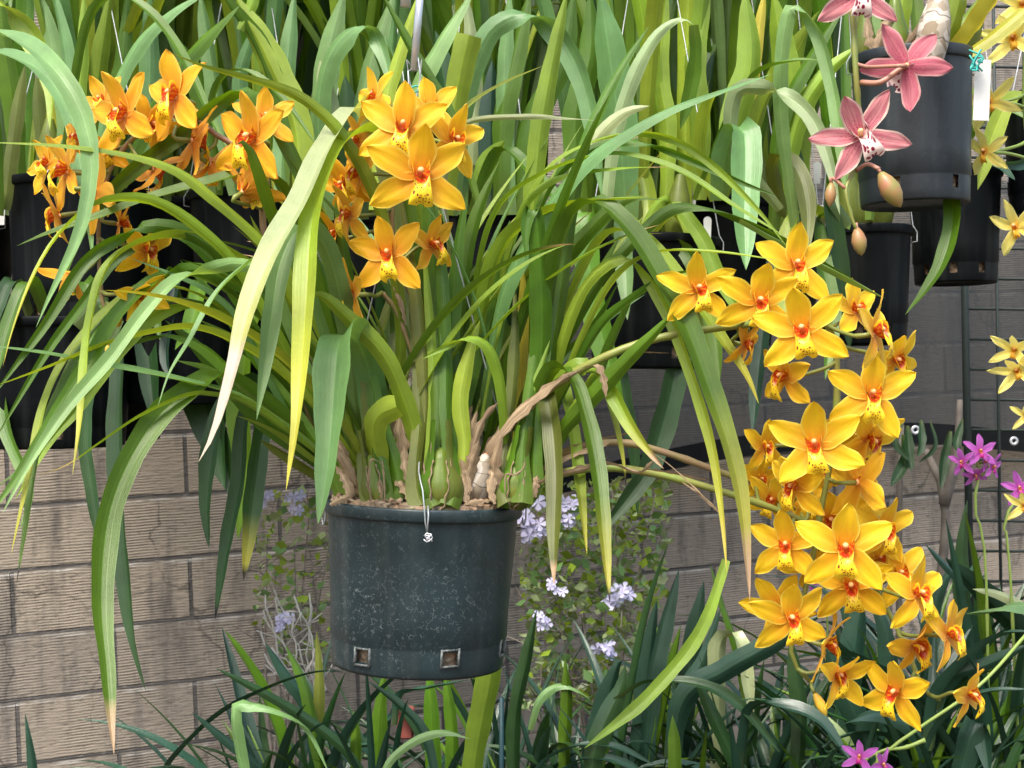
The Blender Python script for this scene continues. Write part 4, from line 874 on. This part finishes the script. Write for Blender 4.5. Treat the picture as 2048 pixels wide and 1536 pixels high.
for sx_, D_ in ((1048, 1.99), (647, 1.99)): Geo().tube(spline([P(sx_, 985, D_), P(sx_+4, 1005, D_-.01), P(sx_+3, 1040, D_-.01), P(sx_-1, 1050, D_-.01), P(sx_-3, 1035, D_)], 12), .0011, 6).obj('hook', M['wire'], hg)
t2 = Geo().tube([P(812, -60, 1.99), P(811, 14, 1.99)], .0075, 16).tube([P(811.2, 0, 1.99), P(811, 14.4, 1.99)], .0055, 16).obj('metal_pipe', M['metal']); tag(t2, 'short end of grey metal pipe hanging at the top edge beside the tube hanger', 'pipe')

# ---------------------------------------------------------------- pink orchid
PO = root('orchid_plant', P(1820, 120, 2.25), 'pink flowered orchid with brownish bulbs in the dusty pot at upper right', 'orchid')
for ln in '''
o 44 2.25 2.25 0 : 1740,118 1725,60 1715,-30
y 60 2.22 2.2 0 c: 1900,118 1945,60 1990,-10
l 50 2.2 2.2 10 c: 1870,118 1905,40 1920,-30
l 40 2.28 2.28 10 c: 1790,118 1800,40 1810,-40
y 34 2.2 2.2 -10 c: 1925,115 1990,70 2050,20
t 30 2.2 2.2 0 n: 1790,120 1840,60 1900,10
t 30 2.2 2.2 0 n: 1745,118 1765,70 1790,20
g 32 2.3 2.15 10 : 1860,118 1890,300 1905,430 1885,520 1850,580 1810,630
g 26 2.3 2.3 0 : 1830,110 1760,0 1700,-30
t 26 2.2 2.2 0 n: 1760,118 1740,80 1735,30
'''.strip().split('\n'): tleaf(PO, ln, M['dry'] if ln[0] == 't' else M['leaf'], 'dry_sheath' if ln[0] == 't' else 'leaf')
bulb(PO, 1790, 70, 2.22, 60, 150, M['bulb']); bulb(PO, 1730, 75, 2.25, 46, 120, M['bulb']); bulb(PO, 1868, 60, 2.16, 66, 170, M['oldbulb'], 'old_pseudobulb', .15); bulb(PO, 1930, 70, 2.25, 70, 170, M['bulb'], lean=.5)
SP = spike(PO, [(1700, -60, 2.05), (1706, 40, 2.03), (1712, 150, 2.02), (1718, 240, 2.03), (1710, 330, 2.02), (1692, 378, 2.0), (1702, 430, 2.0), (1714, 462, 2.0)], .0055, .0022, 'stem')
flower(PO, 1722, 272, 2.0, 196, -4, 0, 28, 'open', 'k', spike=SP, stem='stempink', seed=1)
flower(PO, 1812, 132, 2.0, 184, 150, 10, 40, 'open', 'k', spike=SP, stem='stempink', seed=2)
flower(PO, 1716, -12, 2.0, 190, 0, 0, 0, 'open', 'k', spike=SP, stem='stempink', seed=3)
Geo().tube(spline([P(1722, 165, 2.02), P(1760, 165, 2.0), P(1790, 145, 2.0), P(1808, 133, 2.0)], 10), .0042, 8).obj('pedicel', M['stempink'], PO)
bud(PO, 1780, 378, 1.98, 82, .55, 1, M['budpink'], [P(1715, 340, 2.02), P(1740, 330, 2.0), P(1755, 335, 2.0)], .26, 'stempink'); bud(PO, 1661, 388, 2.0, 50, -.1, 1, M['budpink'], SP, .24, 'stempink'); bud(PO, 1718, 482, 2.0, 58, .15, 1, M['budpink'], SP, .27, 'stempink')
Geo().tube(spline([P(1712, 342, 2.02), P(1735, 328, 2.0), P(1758, 338, 1.98)], 8), .003, 7).obj('pedicel', M['stempink'], PO)

# pale yellow orchid at the right edge
YO = root('orchid_plant', P(2110, 190, 2.6), 'pale yellow flowered orchid trailing down the right edge', 'orchid')
SY = spike(YO, [(2130, 170, 2.5), (2100, 60, 2.4), (2060, 60, 2.35), (2050, 200, 2.35), (2060, 320, 2.35), (2075, 480, 2.35), (2070, 700, 2.35), (2065, 900, 2.35), (2060, 1050, 2.35)], .005, .003, 'stemgreen')
for x, y, s, yw, rl in ((2030, 78, 120, -55, 10), (2046, 10, 100, -40, 0), (1982, 205, 110, -60, 14), (1972, 305, 100, -70, 0), (2034, 455, 110, -65, 14), (2030, 700, 90, -50, -10), (2036, 742, 90, -45, 20), (2052, 830, 60, -30, 0), (2050, 1010, 70, -40, 0)):
    flower(YO, x, y, 2.3, s*1.15, yw*.7, -8, rl, 'open' if y % 2 else 'half', 'p', spike=SY, stem='stemgreen')
    if x < 2010: Geo().tube(spline([P(x+12, y, 2.3), P(x+45, y+2, 2.32), P(2056, y+12, 2.35)], 8), .0028, 7).obj('pedicel', M['stemgreen'], YO)
for ln in '''
l 34 2.6 2.4 10 : 2110,190 2030,190 1990,260 1955,380
b 20 2.6 2.5 10 : 2120,250 2080,300 2040,330 1985,320
'''.strip().split('\n'): tleaf(YO, ln, M['leaf'])

# ---------------------------------------------------------------- background orchids, one per pot
LB = [('x', 13, 'dark leafed orchid at the back between the upper left pots'), ('orchid_plant', 0, 'leafy orchid without flowers in the pot cut off by the left edge'), ('x', 1, 'tall leafy orchid rising behind the left yellow flower spray'), ('x', 2, 'leafy orchid growing left of the drooping pale leaves, behind them'),
      ('x', 3, 'leafy orchid standing behind the central flower cluster and metal tube'), ('x', 4, 'leafy orchid with a cut brown topped leaf, just right of the central flowers'), ('x', 5, 'leafy orchid behind the thin arching leaves centre right'),
      ('x', 6, 'leafy orchid with a folded pale broad leaf over its pot rim'), ('x', 7, 'leafy orchid left of the pink flowers, with long hanging leaves'), ('x', 8, 'sparse orchid in the pot below the pink orchid pot'), ('x', 15, 'tall leafy orchid between the folded leaf and the pink flowers')]
TR = {0: '''
l 56 2.6 2.4 10 : -60,430 -90,150 -40,10 30,35 75,90 100,170 100,260
p 50 1.92 1.74 -12 f : -120,420,2.8 -180,160,2.4 -80,70,2.1 -10,62,1.95 60,90,1.88 120,150 165,230 182,320 172,420 145,500 105,580 72,655
p 34 2.5 1.9 20 : -100,420 -120,200 -30,110 50,120 110,170 145,240 160,330 178,420 185,520
o 28 2.7 2.7 10 : 10,420 20,330 35,220 50,130
g 30 2.7 2.5 -20 : 0,430 -10,250 -60,150 -20,110 30,100 70,100
g 36 2.75 2.7 0 : 40,420 30,250 10,100 0,-20
''', 1: '''
p 38 2.75 2.75 8 : 125,370 128,220 105,90 78,-20
p 34 2.7 2.72 -8 : 142,370 143,220 132,100 108,-20
l 24 2.7 2.7 8 : 160,370 158,220 165,100 168,-20
l 34 2.75 2.7 10 : 178,380 186,250 200,120 222,-20
y 34 2.8 2.8 0 : 118,370 112,280 100,200
o 26 2.8 2.8 0 : 90,370 80,250 72,150
p 36 2.65 2.6 -10 : 190,370 215,220 275,95 340,28 420,-20
g 42 2.7 2.65 15 : 240,370 320,200 400,90 480,10
p 38 2.8 2.8 5 : 305,370 300,190 300,80 296,-20
g 20 2.6 2.45 10 : 120,370 170,60 230,-10 290,15 340,70 380,140 420,230 470,330 
g 30 2.8 2.8 0 : 210,370 215,230 245,120 255,-20
d 50 2.85 2.85 0 : 250,380 260,200 250,60
''', 2: '''
l 58 2.7 2.7 15 : 600,400 595,260 545,130 470,-10
g 52 2.72 2.7 -12 : 560,400 560,240 520,100 440,-20
p 34 2.7 2.75 8 : 560,400 565,250 575,120 590,-20
p 36 2.8 2.8 0 : 470,390 440,240 420,120 400,-20
g 46 2.8 2.8 10 : 430,390 420,240 380,130 330,60
l 30 2.75 2.75 0 : 520,390 530,300 545,230 540,140
p 30 2.8 2.8 10 : 500,390 490,260 480,150 520,30
y 24 2.85 2.85 0 : 555,392 552,330 545,270
l 22 2.7 2.7 0 : 480,60 500,20 515,-30 
g 16 2.6 2.5 20 : 440,380 420,240 440,160 490,140 560,190 640,300
''', 3: '''
p 50 2.75 2.75 8 : 640,440 645,260 655,120 690,-20
p 46 2.65 2.5 -10 : 655,440 640,230 660,120 705,63 742,62 765,105 785,180
g 40 2.7 2.6 10 : 770,440 790,240 760,100 720,60 700,80
p 40 2.8 2.8 0 : 700,440 720,240 745,120 790,-20
l 27 2.5 2.5 12 : 745,420 765,240 790,140 815,60 842,-25
g 22 2.4 2.4 0 : 960,420 900,230 830,110 760,-20
p 46 2.6 2.6 -5 : 810,400 830,200 880,90 948,-20
w 28 2.85 2.85 0 : 945,330 950,180 940,60 930,-20
w 36 2.6 2.6 10 : 670,300 655,200 640,120
p 34 2.7 2.7 0 : 790,430 800,260 790,150 770,70
d 50 2.9 2.9 0 : 720,440 700,280 690,150
''', 4: '''
l 48 2.55 2.5 0 c: 890,430 905,250 920,150 938,70
p 44 2.6 2.5 12 : 900,430 930,200 965,85 1010,40 1060,34 1110,65 1155,140 1185,250 1205,400
l 40 2.75 2.75 8 : 955,430 975,330 1010,280
g 44 2.8 2.8 0 : 1000,430 1005,240 1030,120 1060,-20
p 34 2.8 2.8 -10 : 1020,430 1010,260 1010,130 1020,-20
g 46 2.8 2.8 10 : 1040,430 1060,260 1120,130 1150,-20
b 40 2.85 2.85 0 : 980,430 980,250 985,120
d 50 2.9 2.9 0 : 920,430 900,220 870,60
g 30 2.7 2.6 0 : 940,430 1000,300 1060,340 1120,400 1180,440
''', 5: '''
p 64 2.7 2.65 5 : 1255,440 1240,260 1222,120 1200,-20
w 28 2.5 2.4 20 : 1210,440 1225,300 1260,170 1310,75 1360,38 1388,50
g 28 2.45 2.5 0 : 1388,50 1392,110 1380,190 1360,260
g 40 2.8 2.8 10 : 1290,440 1300,260 1290,120 1260,-20
l 34 2.75 2.75 -10 : 1330,440 1335,260 1320,140 1335,-20
l 44 2.7 2.8 5 : 1300,470 1290,380 1265,300 1240,240
d 50 2.9 2.9 0 : 1350,440 1400,240 1430,100
l 28 2.7 2.6 0 : 1300,470 1230,420 1180,470 1170,560
p 34 2.6 2.5 0 : 1190,480 1240,430 1250,540 1255,640
g 46 2.8 2.8 5 : 1160,430 1150,240 1180,110 1180,-20
l 28 2.65 2.55 -10 : 1280,470 1330,400 1400,470 1440,560 1500,660
''', 6: '''
p 56 2.6 2.4 0 f : 1440,400 1450,300 1475,250 1490,262 1492,340 1490,430 1492,540
l 54 2.7 2.7 8 : 1440,400 1470,240 1500,120 1490,-20
l 40 2.75 2.75 -8 : 1400,400 1400,240 1390,120 1420,-20
l 40 2.75 2.75 10 : 1480,400 1510,250 1560,140 1640,20
y 24 2.85 2.85 0 : 1500,250 1510,120 1530,-20
g 50 2.8 2.8 0 : 1380,400 1350,240 1330,120 1360,-20
l 30 2.7 2.6 10 : 1430,400 1400,300 1420,200 1470,180
g 28 2.6 2.5 20 : 1390,400 1450,260 1510,150 1580,122 1640,120
''', 15: '''
l 56 2.75 2.7 5 : 1600,460 1590,280 1570,130 1545,-20
g 34 2.7 2.65 -10 : 1545,460 1560,250 1620,120 1690,10
l 36 2.7 2.65 10 : 1560,460 1590,260 1650,150 1720,90
p 30 2.6 2.45 0 : 1590,460 1560,200 1580,20 1630,60 1665,180 1685,320 1700,440
w 30 2.6 2.4 15 : 1560,420 1470,300 1470,190 1520,175 1575,192 1625,240 1660,330 1680,430
o 34 2.7 2.5 0 : 1570,440 1545,330 1570,310 1600,350 1615,420 1612,520
d 54 2.75 2.7 0 : 1580,640 1590,430 1585,250
b 34 2.7 2.6 0 : 1560,480 1540,560 1520,700 1505,870
''', 7: '''
g 34 2.65 2.5 0 : 1700,450 1640,430 1645,520 1665,630 1650,760
l 36 2.65 2.5 10 : 1680,440 1600,420 1570,500 1572,620 1560,720
d 34 2.6 2.6 0 : 1700,450 1660,400 1670,460 1690,620 1700,700
g 30 2.7 2.7 0 : 1740,440 1750,300 1720,150 1690,0
''', 8: '''
g 30 2.9 2.8 0 : 1900,340 1960,250 2010,220 2060,240
l 30 2.9 2.9 0 : 1930,340 1950,200 2000,100
b 22 2.9 2.8 0 : 1940,340 1990,330 2030,360
'''}
for nm, pi, lab in LB:
    t_, c, up, r, H = pots[pi]; o = root('orchid_plant', c, lab, 'orchid', 'leafy orchids hanging behind the big orchid'); rr = random.Random(pi*17+3)
    tr_ = TR.get(pi, '').strip()
    if tr_:
        for ln in tr_.split('\n'): tleaf(o, ln, M['leafbg'], rnd=rr)
    nfill = {8: 4, 7: 9, 0: 18}.get(pi, 78)
    for i in range(nfill):
        a = rr.uniform(0, 2*math.pi); b = c+Vector((math.cos(a)*r*(.6, .9, 1.3)[i % 3]*rr.random(), math.sin(a)*r*.4*rr.random()+(.06, .2, .34)[i % 3], -.01))
        az = rr.choice((0, math.pi))+rr.uniform(-.8, .8) if rr.random() < .2 else rr.uniform(math.pi*.25, math.pi*.75)+rr.choice((0, math.pi))
        tl = rr.uniform(.02, .30); pleaf(o, b, az, tl, rr.uniform(.02, .6) if rr.random() < .85 else rr.uniform(1, 2.4), rr.uniform(.7, 1.05), rr.uniform(.022, .040) if i % 3 < 2 else rr.uniform(.04, .06), rr.choice('dgg' if i % 3 == 2 else 'glllppg' if i % 2 else 'glgp'), M['leafbg'], rr.uniform(-.5, .5), pw=rr.uniform(1.5, 3), r=rr)
    for i in range(3 if pi != 8 else 1):
        a = rr.uniform(-.5, .5); bx = c+Vector((rr.uniform(-.5, .5)*r, -.02, .012)); g = Geo(); L = .11
        g.lathe([(.012, -.02), (.024, 0), (.027, .03), (.02, .07), (.008, L)], bx, 16, (a*.3, 0, 1)); mesh('pseudobulb', g.V, g.F, M['leafbg'], o, g.U, [(.15, .19, .03)]*len(g.V))
# hanging leaves under the left pots and right of centre belong to the lower pots' plants
LOW = [(10, 'low dark leafed orchid in the lower far left pot, leaves hanging over the wall', '''
d 46 2.6 2.45 0 : 150,650 205,600 238,680 233,850 238,1000 250,1150 264,1270 292,1384
g 30 2.7 2.5 10 : 100,650 60,560 20,640 -10,760
d 30 2.7 2.55 -10 : 60,640 30,560 0,600 -30,700
g 34 2.7 2.5 0 : 140,640 160,560 200,620 160,760 165,860
g 30 2.7 2.5 20 : 30,640 0,700 10,850 60,980 40,1060
'''), (11, 'dark leafed orchid in the lower pot left of centre, behind the arching leaves', '''
d 40 2.8 2.7 0 : 340,610 300,560 290,640 300,760 312,860
g 26 2.8 2.7 0 : 360,610 330,540 310,600 320,680
b 26 2.8 2.7 0 : 330,610 350,560 330,700 340,760
g 30 2.8 2.6 0 : 380,610 400,560 380,650 350,700
'''), (12, 'deep green orchid in the lower pot at the base of the left leaves', '''
d 70 2.9 2.8 10 : 500,560 430,640 400,780 440,900 470,1000
d 60 2.9 2.8 0 : 520,560 480,700 440,860 450,980
g 50 2.8 2.8 0 : 560,560 500,650 480,800 490,950 476,1080
'''), (5, None, '''
d 46 2.7 2.6 5 : 1330,480 1400,520 1370,640 1340,800 1300,930 1265,985 1190,1080
d 26 2.7 2.65 0 : 1220,480 1230,600 1245,760 1268,900 1276,1035
g 50 2.6 2.5 10 : 1260,480 1180,420 1180,560 1210,700 1250,830
l 34 2.7 2.6 -5 : 1290,480 1350,430 1400,560 1410,700 1440,820
g 34 2.65 2.55 -5 : 1290,480 1370,500 1420,620 1440,760
''')]
for pi, lab, data in LOW:
    t_, c, up, r, H = pots[pi]
    if lab: o = root('orchid_plant', c, lab, 'orchid', 'leafy orchids hanging behind the big orchid')
    else: o = [q for q in bpy.data.objects if q.get('label') == LB[5][2]][0]
    for ln in data.strip().split('\n'): tleaf(o, ln, M['leafbg'])

# ---------------------------------------------------------------- dark orchids and lilies growing at the bottom
GB = 'dark strap leaved clumps growing at the foot of the wall'
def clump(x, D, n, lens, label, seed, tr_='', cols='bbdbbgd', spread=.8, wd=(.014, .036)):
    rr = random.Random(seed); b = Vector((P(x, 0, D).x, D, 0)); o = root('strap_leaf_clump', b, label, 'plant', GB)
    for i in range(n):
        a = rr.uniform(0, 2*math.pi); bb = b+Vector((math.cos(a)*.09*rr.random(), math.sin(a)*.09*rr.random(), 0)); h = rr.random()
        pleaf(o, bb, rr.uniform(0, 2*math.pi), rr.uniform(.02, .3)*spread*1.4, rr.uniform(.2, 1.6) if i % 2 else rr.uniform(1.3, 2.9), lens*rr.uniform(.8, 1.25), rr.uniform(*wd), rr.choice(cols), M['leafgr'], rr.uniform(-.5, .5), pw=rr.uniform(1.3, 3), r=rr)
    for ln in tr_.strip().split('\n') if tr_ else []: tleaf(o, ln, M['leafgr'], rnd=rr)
    return o
CL = [
 (560, 2.75, 22, .68, 'dark leafy clump below the dry twigs, left of the speckled pot', 11, '''
b 22 2.7 2.5 20 : 335,1590 330,1540 420,1442 520,1382 620,1346 690,1342
b 20 2.7 2.6 0 : 640,1640 530,1545 450,1480 384,1424
d 20 2.7 2.6 15 : 760,1600 690,1500 600,1430 520,1382 432,1336
g 32 2.75 2.7 0 : 590,1620 560,1470 515,1360 450,1260
b 28 2.75 2.7 10 : 640,1600 620,1430 570,1350 530,1285
g 24 2.7 2.7 0 : 650,1600 620,1420 600,1350 570,1288
o 20 2.75 2.75 0 : 640,1620 638,1450 638,1340 633,1262
p 28 2.6 2.5 15 : 520,1700 470,1440 500,1412 560,1425 620,1465 660,1550'''),
 (730, 2.7, 20, .62, 'dark leafy clump directly below the left half of the speckled pot', 12, '''
g 30 2.75 2.75 0 : 745,1650 755,1500 760,1420 770,1340
b 20 2.6 2.6 0 : 880,1600 850,1470 800,1410 735,1362
p 16 2.5 2.5 30 : 760,1600 775,1530 830,1482 890,1465 942,1478
g 22 2.7 2.7 0 : 712,1640 712,1540 712,1470 708,1420'''),
 (900, 2.8, 20, .64, 'dark leafy clump directly below the right half of the speckled pot', 13, '''
b 20 2.7 2.7 20 : 790,1450 800,1390 860,1375 935,1360
l 46 2.55 2.5 5 c: 935,1620 945,1540 960,1450 980,1350 985,1300
g 30 2.8 2.8 0 : 870,1640 865,1480 860,1380 860,1340
d 28 2.75 2.75 0 : 1030,1640 1028,1450 1050,1330 1074,1218
g 26 2.8 2.8 0 : 900,1640 905,1480 890,1340'''),
 (1130, 2.8, 22, .60, 'dark clump with short upright leaves below the lilac shrub', 14, '''
g 26 2.8 2.8 0 : 1132,1640 1130,1500 1134,1400 1130,1315
b 16 2.6 2.6 30 : 1050,1600 1080,1530 1150,1492 1230,1492 1310,1530
b 16 2.6 2.6 30 : 1100,1600 1140,1530 1200,1515 1260,1530 1300,1560
p 16 2.8 2.8 20 : 1060,1460 1080,1400 1120,1372 1160,1385 1200,1420'''),
 (1290, 2.75, 24, .66, 'tall clump of pointed bluish leaves right of the lilac shrub', 15, '''
d 22 2.7 2.7 0 : 1230,1640 1245,1480 1275,1310 1300,1200 1338,1082
b 40 2.75 2.75 -10 : 1290,1600 1300,1400 1330,1250 1358,1138
b 36 2.78 2.78 10 : 1270,1600 1282,1450 1298,1300 1314,1198
b 40 2.8 2.8 0 : 1350,1600 1370,1400 1390,1260 1408,1162
b 26 2.75 2.75 0 : 1340,1600 1365,1400 1405,1320 1442,1214
b 44 2.75 2.7 -10 : 1170,1640 1195,1470 1230,1340 1245,1320
l 26 2.5 2.4 10 f: 1452,1120 1440,1160 1412,1240 1370,1310 1290,1400 1230,1450 1168,1497
g 30 2.75 2.75 0 : 1300,1560 1330,1400 1362,1250
d 40 2.6 2.6 0 : 1180,1640 1190,1500 1240,1380 1250,1330'''),
 (1440, 2.85, 20, .66, 'dark clump with one leaf folded over like a hoop, beside the lowest left bloom', 16, '''
g 16 2.8 2.8 0 : 1490,1400 1470,1290 1445,1210 1420,1126
w 36 2.8 2.7 10 f : 1440,1640 1435,1350 1440,1282 1462,1268 1485,1290 1500,1400 1505,1450
b 44 2.7 2.6 0 : 1340,1560 1365,1402 1450,1340 1540,1290 1645,1228
d 28 2.6 2.6 0 : 1540,1620 1480,1540 1430,1440 1390,1352
d 22 2.6 2.55 20 : 1230,1400 1300,1362 1400,1368 1480,1410 1560,1505
g 24 2.55 2.55 0 : 1350,1640 1350,1520 1345,1430'''),
 (1590, 2.7, 26, .66, 'dark clump under the lowest left yellow blooms of the right spray', 17, '''
b 46 2.65 2.6 0 : 1780,1620 1730,1480 1680,1360 1640,1260
d 34 2.6 2.6 0 : 1590,1600 1600,1440 1590,1340 1580,1270
b 36 2.6 2.5 20 : 1480,1560 1500,1420 1560,1410 1640,1440 1700,1520'''),
 (1730, 2.75, 26, .68, 'dark clump with broad leaves below the middle of the right flower spray', 18, '''
b 50 2.8 2.8 0 : 1700,1500 1700,1360 1720,1220 1740,1190
b 40 2.8 2.8 15 : 1760,1560 1780,1380 1770,1260 1740,1200
b 30 2.6 2.5 0 : 1860,1620 1840,1480 1760,1430 1680,1450'''),
 (1890, 2.65, 28, .70, 'dark glossy clump at lower right, below the last orange bloom', 19, '''
b 30 2.5 2.4 0 : 1830,1600 1870,1460 1960,1388 2060,1378
b 40 2.6 2.5 20 : 1860,1500 1870,1400 1930,1320 2000,1270 2060,1262
b 26 2.6 2.5 10 : 1870,1420 1900,1355 1970,1330 2060,1288
b 46 2.5 2.45 0 : 1900,1640 1940,1480 1960,1450 1980,1560'''),
 (2020, 2.8, 24, .86, 'tall grey green clump at the right edge, around the purple flower stems', 20, '''
b 24 2.9 2.8 20 : 2120,1300 2040,1215 1930,1165 1850,1088
b 54 2.85 2.75 0 : 2140,1400 2050,1270 1970,1190 1890,1115
w 24 2.8 2.7 10 : 2150,1320 2060,1225 2000,1190 1945,1178
p 32 2.7 2.6 0 : 2140,1260 2060,1215 1990,1220 1930,1228
d 34 2.9 2.9 0 : 1960,1500 1930,1250 1925,1100 1935,1000
d 34 2.9 2.9 0 : 2000,1500 1970,1260 1950,1130
g 24 2.8 2.7 0 : 1840,1560 1900,1500 1990,1440 2070,1400'''),
 (1820, 3.0, 22, .84, 'back clump behind the lower right yellow blooms, under the netting', 21, '''
b 30 2.95 2.9 0 : 1830,1500 1850,1300 1880,1180 1920,1120'''),
 (640, 2.5, 14, .50, 'low front clump at the bottom edge left of the speckled pot', 31, ''),
 (1040, 2.5, 12, .48, 'low front clump at the bottom edge beside the teal stake', 32, ''),
 (1400, 2.5, 14, .50, 'low front clump at the bottom edge under the hooped leaf', 33, ''),
 (1620, 2.45, 14, .52, 'low front clump at the bottom edge left of the purple bloom', 34, ''),
 (1950, 2.4, 16, .56, 'low front clump in the lower right corner under the slanting green stem', 35, ''),
 (1500, 3.05, 16, .72, 'back row clump between the hooped leaf and the right flower spray', 22, ''),
 (1000, 3.05, 14, .68, 'back row clump peeping past the right edge of the speckled pot base', 23, ''),
]
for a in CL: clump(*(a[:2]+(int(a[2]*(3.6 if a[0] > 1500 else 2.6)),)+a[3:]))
bl = root('strap_leaf_clump', P(60, 1700, 2.9), 'single bluish leaf standing alone at the lower left corner', 'plant')
tleaf(bl, 'b 34 2.9 2.9 0 : 70,2400 75,1700 65,1540 50,1425', M['leafgr'])

# purple orchids
def purple(label, pts, fl, D, leaves=''):
    o = root('purple_orchid', P(pts[0][0], pts[0][1], D), label, 'orchid'); sp = spike(o, [(a, b, D) for a, b in pts], .0035, .0022, 'stemgreen', 20, 'stem')
    for x, y, s, yw, pt, rl in fl: flower(o, x, y, D-.02+random.uniform(-.02, .02), s, yw, pt, rl, 'open', 'v', spike=sp, stem='stemgreen')
purple('cluster of magenta purple orchids on a tall thin stem in front of the wire mesh', [(1980, 1800), (1972, 1150), (1950, 1020), (1958, 950)], [(1960, 905, 74, 5, 20, 0), (1925, 925, 62, -50, 0, 10), (1985, 935, 64, 40, 0, -10), (1950, 950, 60, 10, -30, 20), (1968, 925, 60, 60, 10, 0)], 2.7)
purple('single purple orchid bloom cut by the right edge, on a bent stem', [(2050, 1800), (2020, 1140), (2008, 1050), (2040, 985)], [(2040, 978, 80, -20, 10, 15)], 2.72)
purple('small violet orchid half hidden behind the right yellow spray, upper one', [(1760, 1800), (1755, 1200), (1750, 1115)], [(1750, 1110, 70, 0, 0, 0), (1765, 1105, 50, 30, 0, 20)], 3.1)
purple('small violet orchid above the lowest left yellow bloom, lower one of two', [(1650, 1800), (1655, 1250), (1645, 1160)], [(1645, 1152, 70, 10, 0, 0), (1630, 1160, 50, -30, 0, 30)], 3.1)
purple('purple orchid bloom at the bottom edge below the right spray', [(1850, 1480), (1810, 1495), (1770, 1500), (1735, 1515)], [(1720, 1515, 80, -30, 20, 0), (1765, 1530, 70, 30, 10, 30)], 2.3)
gs = root('bare_flower_stem', P(1765, 1512, 2.3), 'thin bright green stem slanting up behind the last orange bloom', 'stem')
Geo().tube(spline([P(1680, 1620, 2.3), P(1765, 1512, 2.3), P(1840, 1455, 2.3), P(1960, 1370, 2.3), P(2060, 1260, 2.35)], 16), .0028, 8).obj('stem', M['stemgreen'], gs)

# tags, stake, brick
def tagplate(x, y, w_, h_, D, label, rot=0.):
    g = Geo(); W = w_/2*k(D); H = h_/2*k(D); c = P(x, y, D); out = []
    for i in range(9): a = math.pi*i/8; out.append((math.cos(a)*W, H-W+math.sin(a)*W))
    out += [(-W*.8, -H), (W*.8, -H)]; R = Matrix.Rotation(rot, 3, 'Y'); n = len(out)
    V = [c+R@Vector((a, -.0006, b)) for a, b in out]+[c+R@Vector((a, .0006, b)) for a, b in out]
    g.add(V, [tuple(range(n))[::-1], tuple(range(n, 2*n))]+[(i, (i+1) % n, (i+1) % n+n, i+n) for i in range(n)])
    tag(g.obj('plant_tag', M['tag'], smooth=False), label, 'tag', 'white plastic plant tags')
tagplate(80, 352, 34, 60, 2.72, 'white rounded tag standing in the upper left pot'); tagplate(-1, 420, 24, 60, 2.86, 'white tag cut by the left edge, in the leftmost pot')
tagplate(1382, 388, 24, 52, 2.80, 'greyish narrow tag behind the thin arching leaves, in the folded leaf pot', .05); tagplate(1415, 458, 16, 50, 2.62, 'thin white tag at the rim of the flat based pot centre right')
tagplate(1642, 440, 20, 60, 2.65, 'white tag left of the pink buds, in the pot below them'); tagplate(1634, 345, 16, 44, 2.8, 'small pale tag partly hidden left of the pink flower')
g = Geo(); c = P(1964, 180, 2.1); R = Matrix.Rotation(.04, 3, 'Y'); g.box(c, (32*k(2.1), .0012, 122*k(2.1)), R); pt = g.obj('price_tag', M['tag'], smooth=False); tag(pt, 'blank white paper tag tied with green twine beside the pink orchid pot', 'tag')
tw_ = root('twine', P(1950, 120, 2.09), 'green twine tied round the hanger at the rim of the pink orchid pot', 'twine'); g = Geo(); rr = random.Random(9); c = P(1948, 122, 2.09)
for i in range(6): g.tube(spline([c+Vector((rr.uniform(-1, 1), rr.uniform(-1, 0), rr.uniform(-1.6, 1.6)))*.012 for _ in range(4)], 8), .0014, 5)
g.obj('knot', M['teal'], tw_)
g = Geo(); g.tube([P(1003, 1900, 2.6), P(1003, 1395, 2.6)], .0045, 10); M['stake'] = plain('stake_teal', (.01, .06, .07), .5); tag(g.obj('garden_stake', M['stake']), 'thin dark teal stake standing in the foliage below the speckled pot', 'stake')
g = Geo(); g.box(P(812, 1445, 3.05), (.035, .06, .06)); bo = g.obj('clay_brick', M['brick'], smooth=False); tag(bo, 'dull red brick end showing between dark leaves under the speckled pot', 'brick')
md = bo.modifiers.new('b', 'BEVEL'); md.width = .004
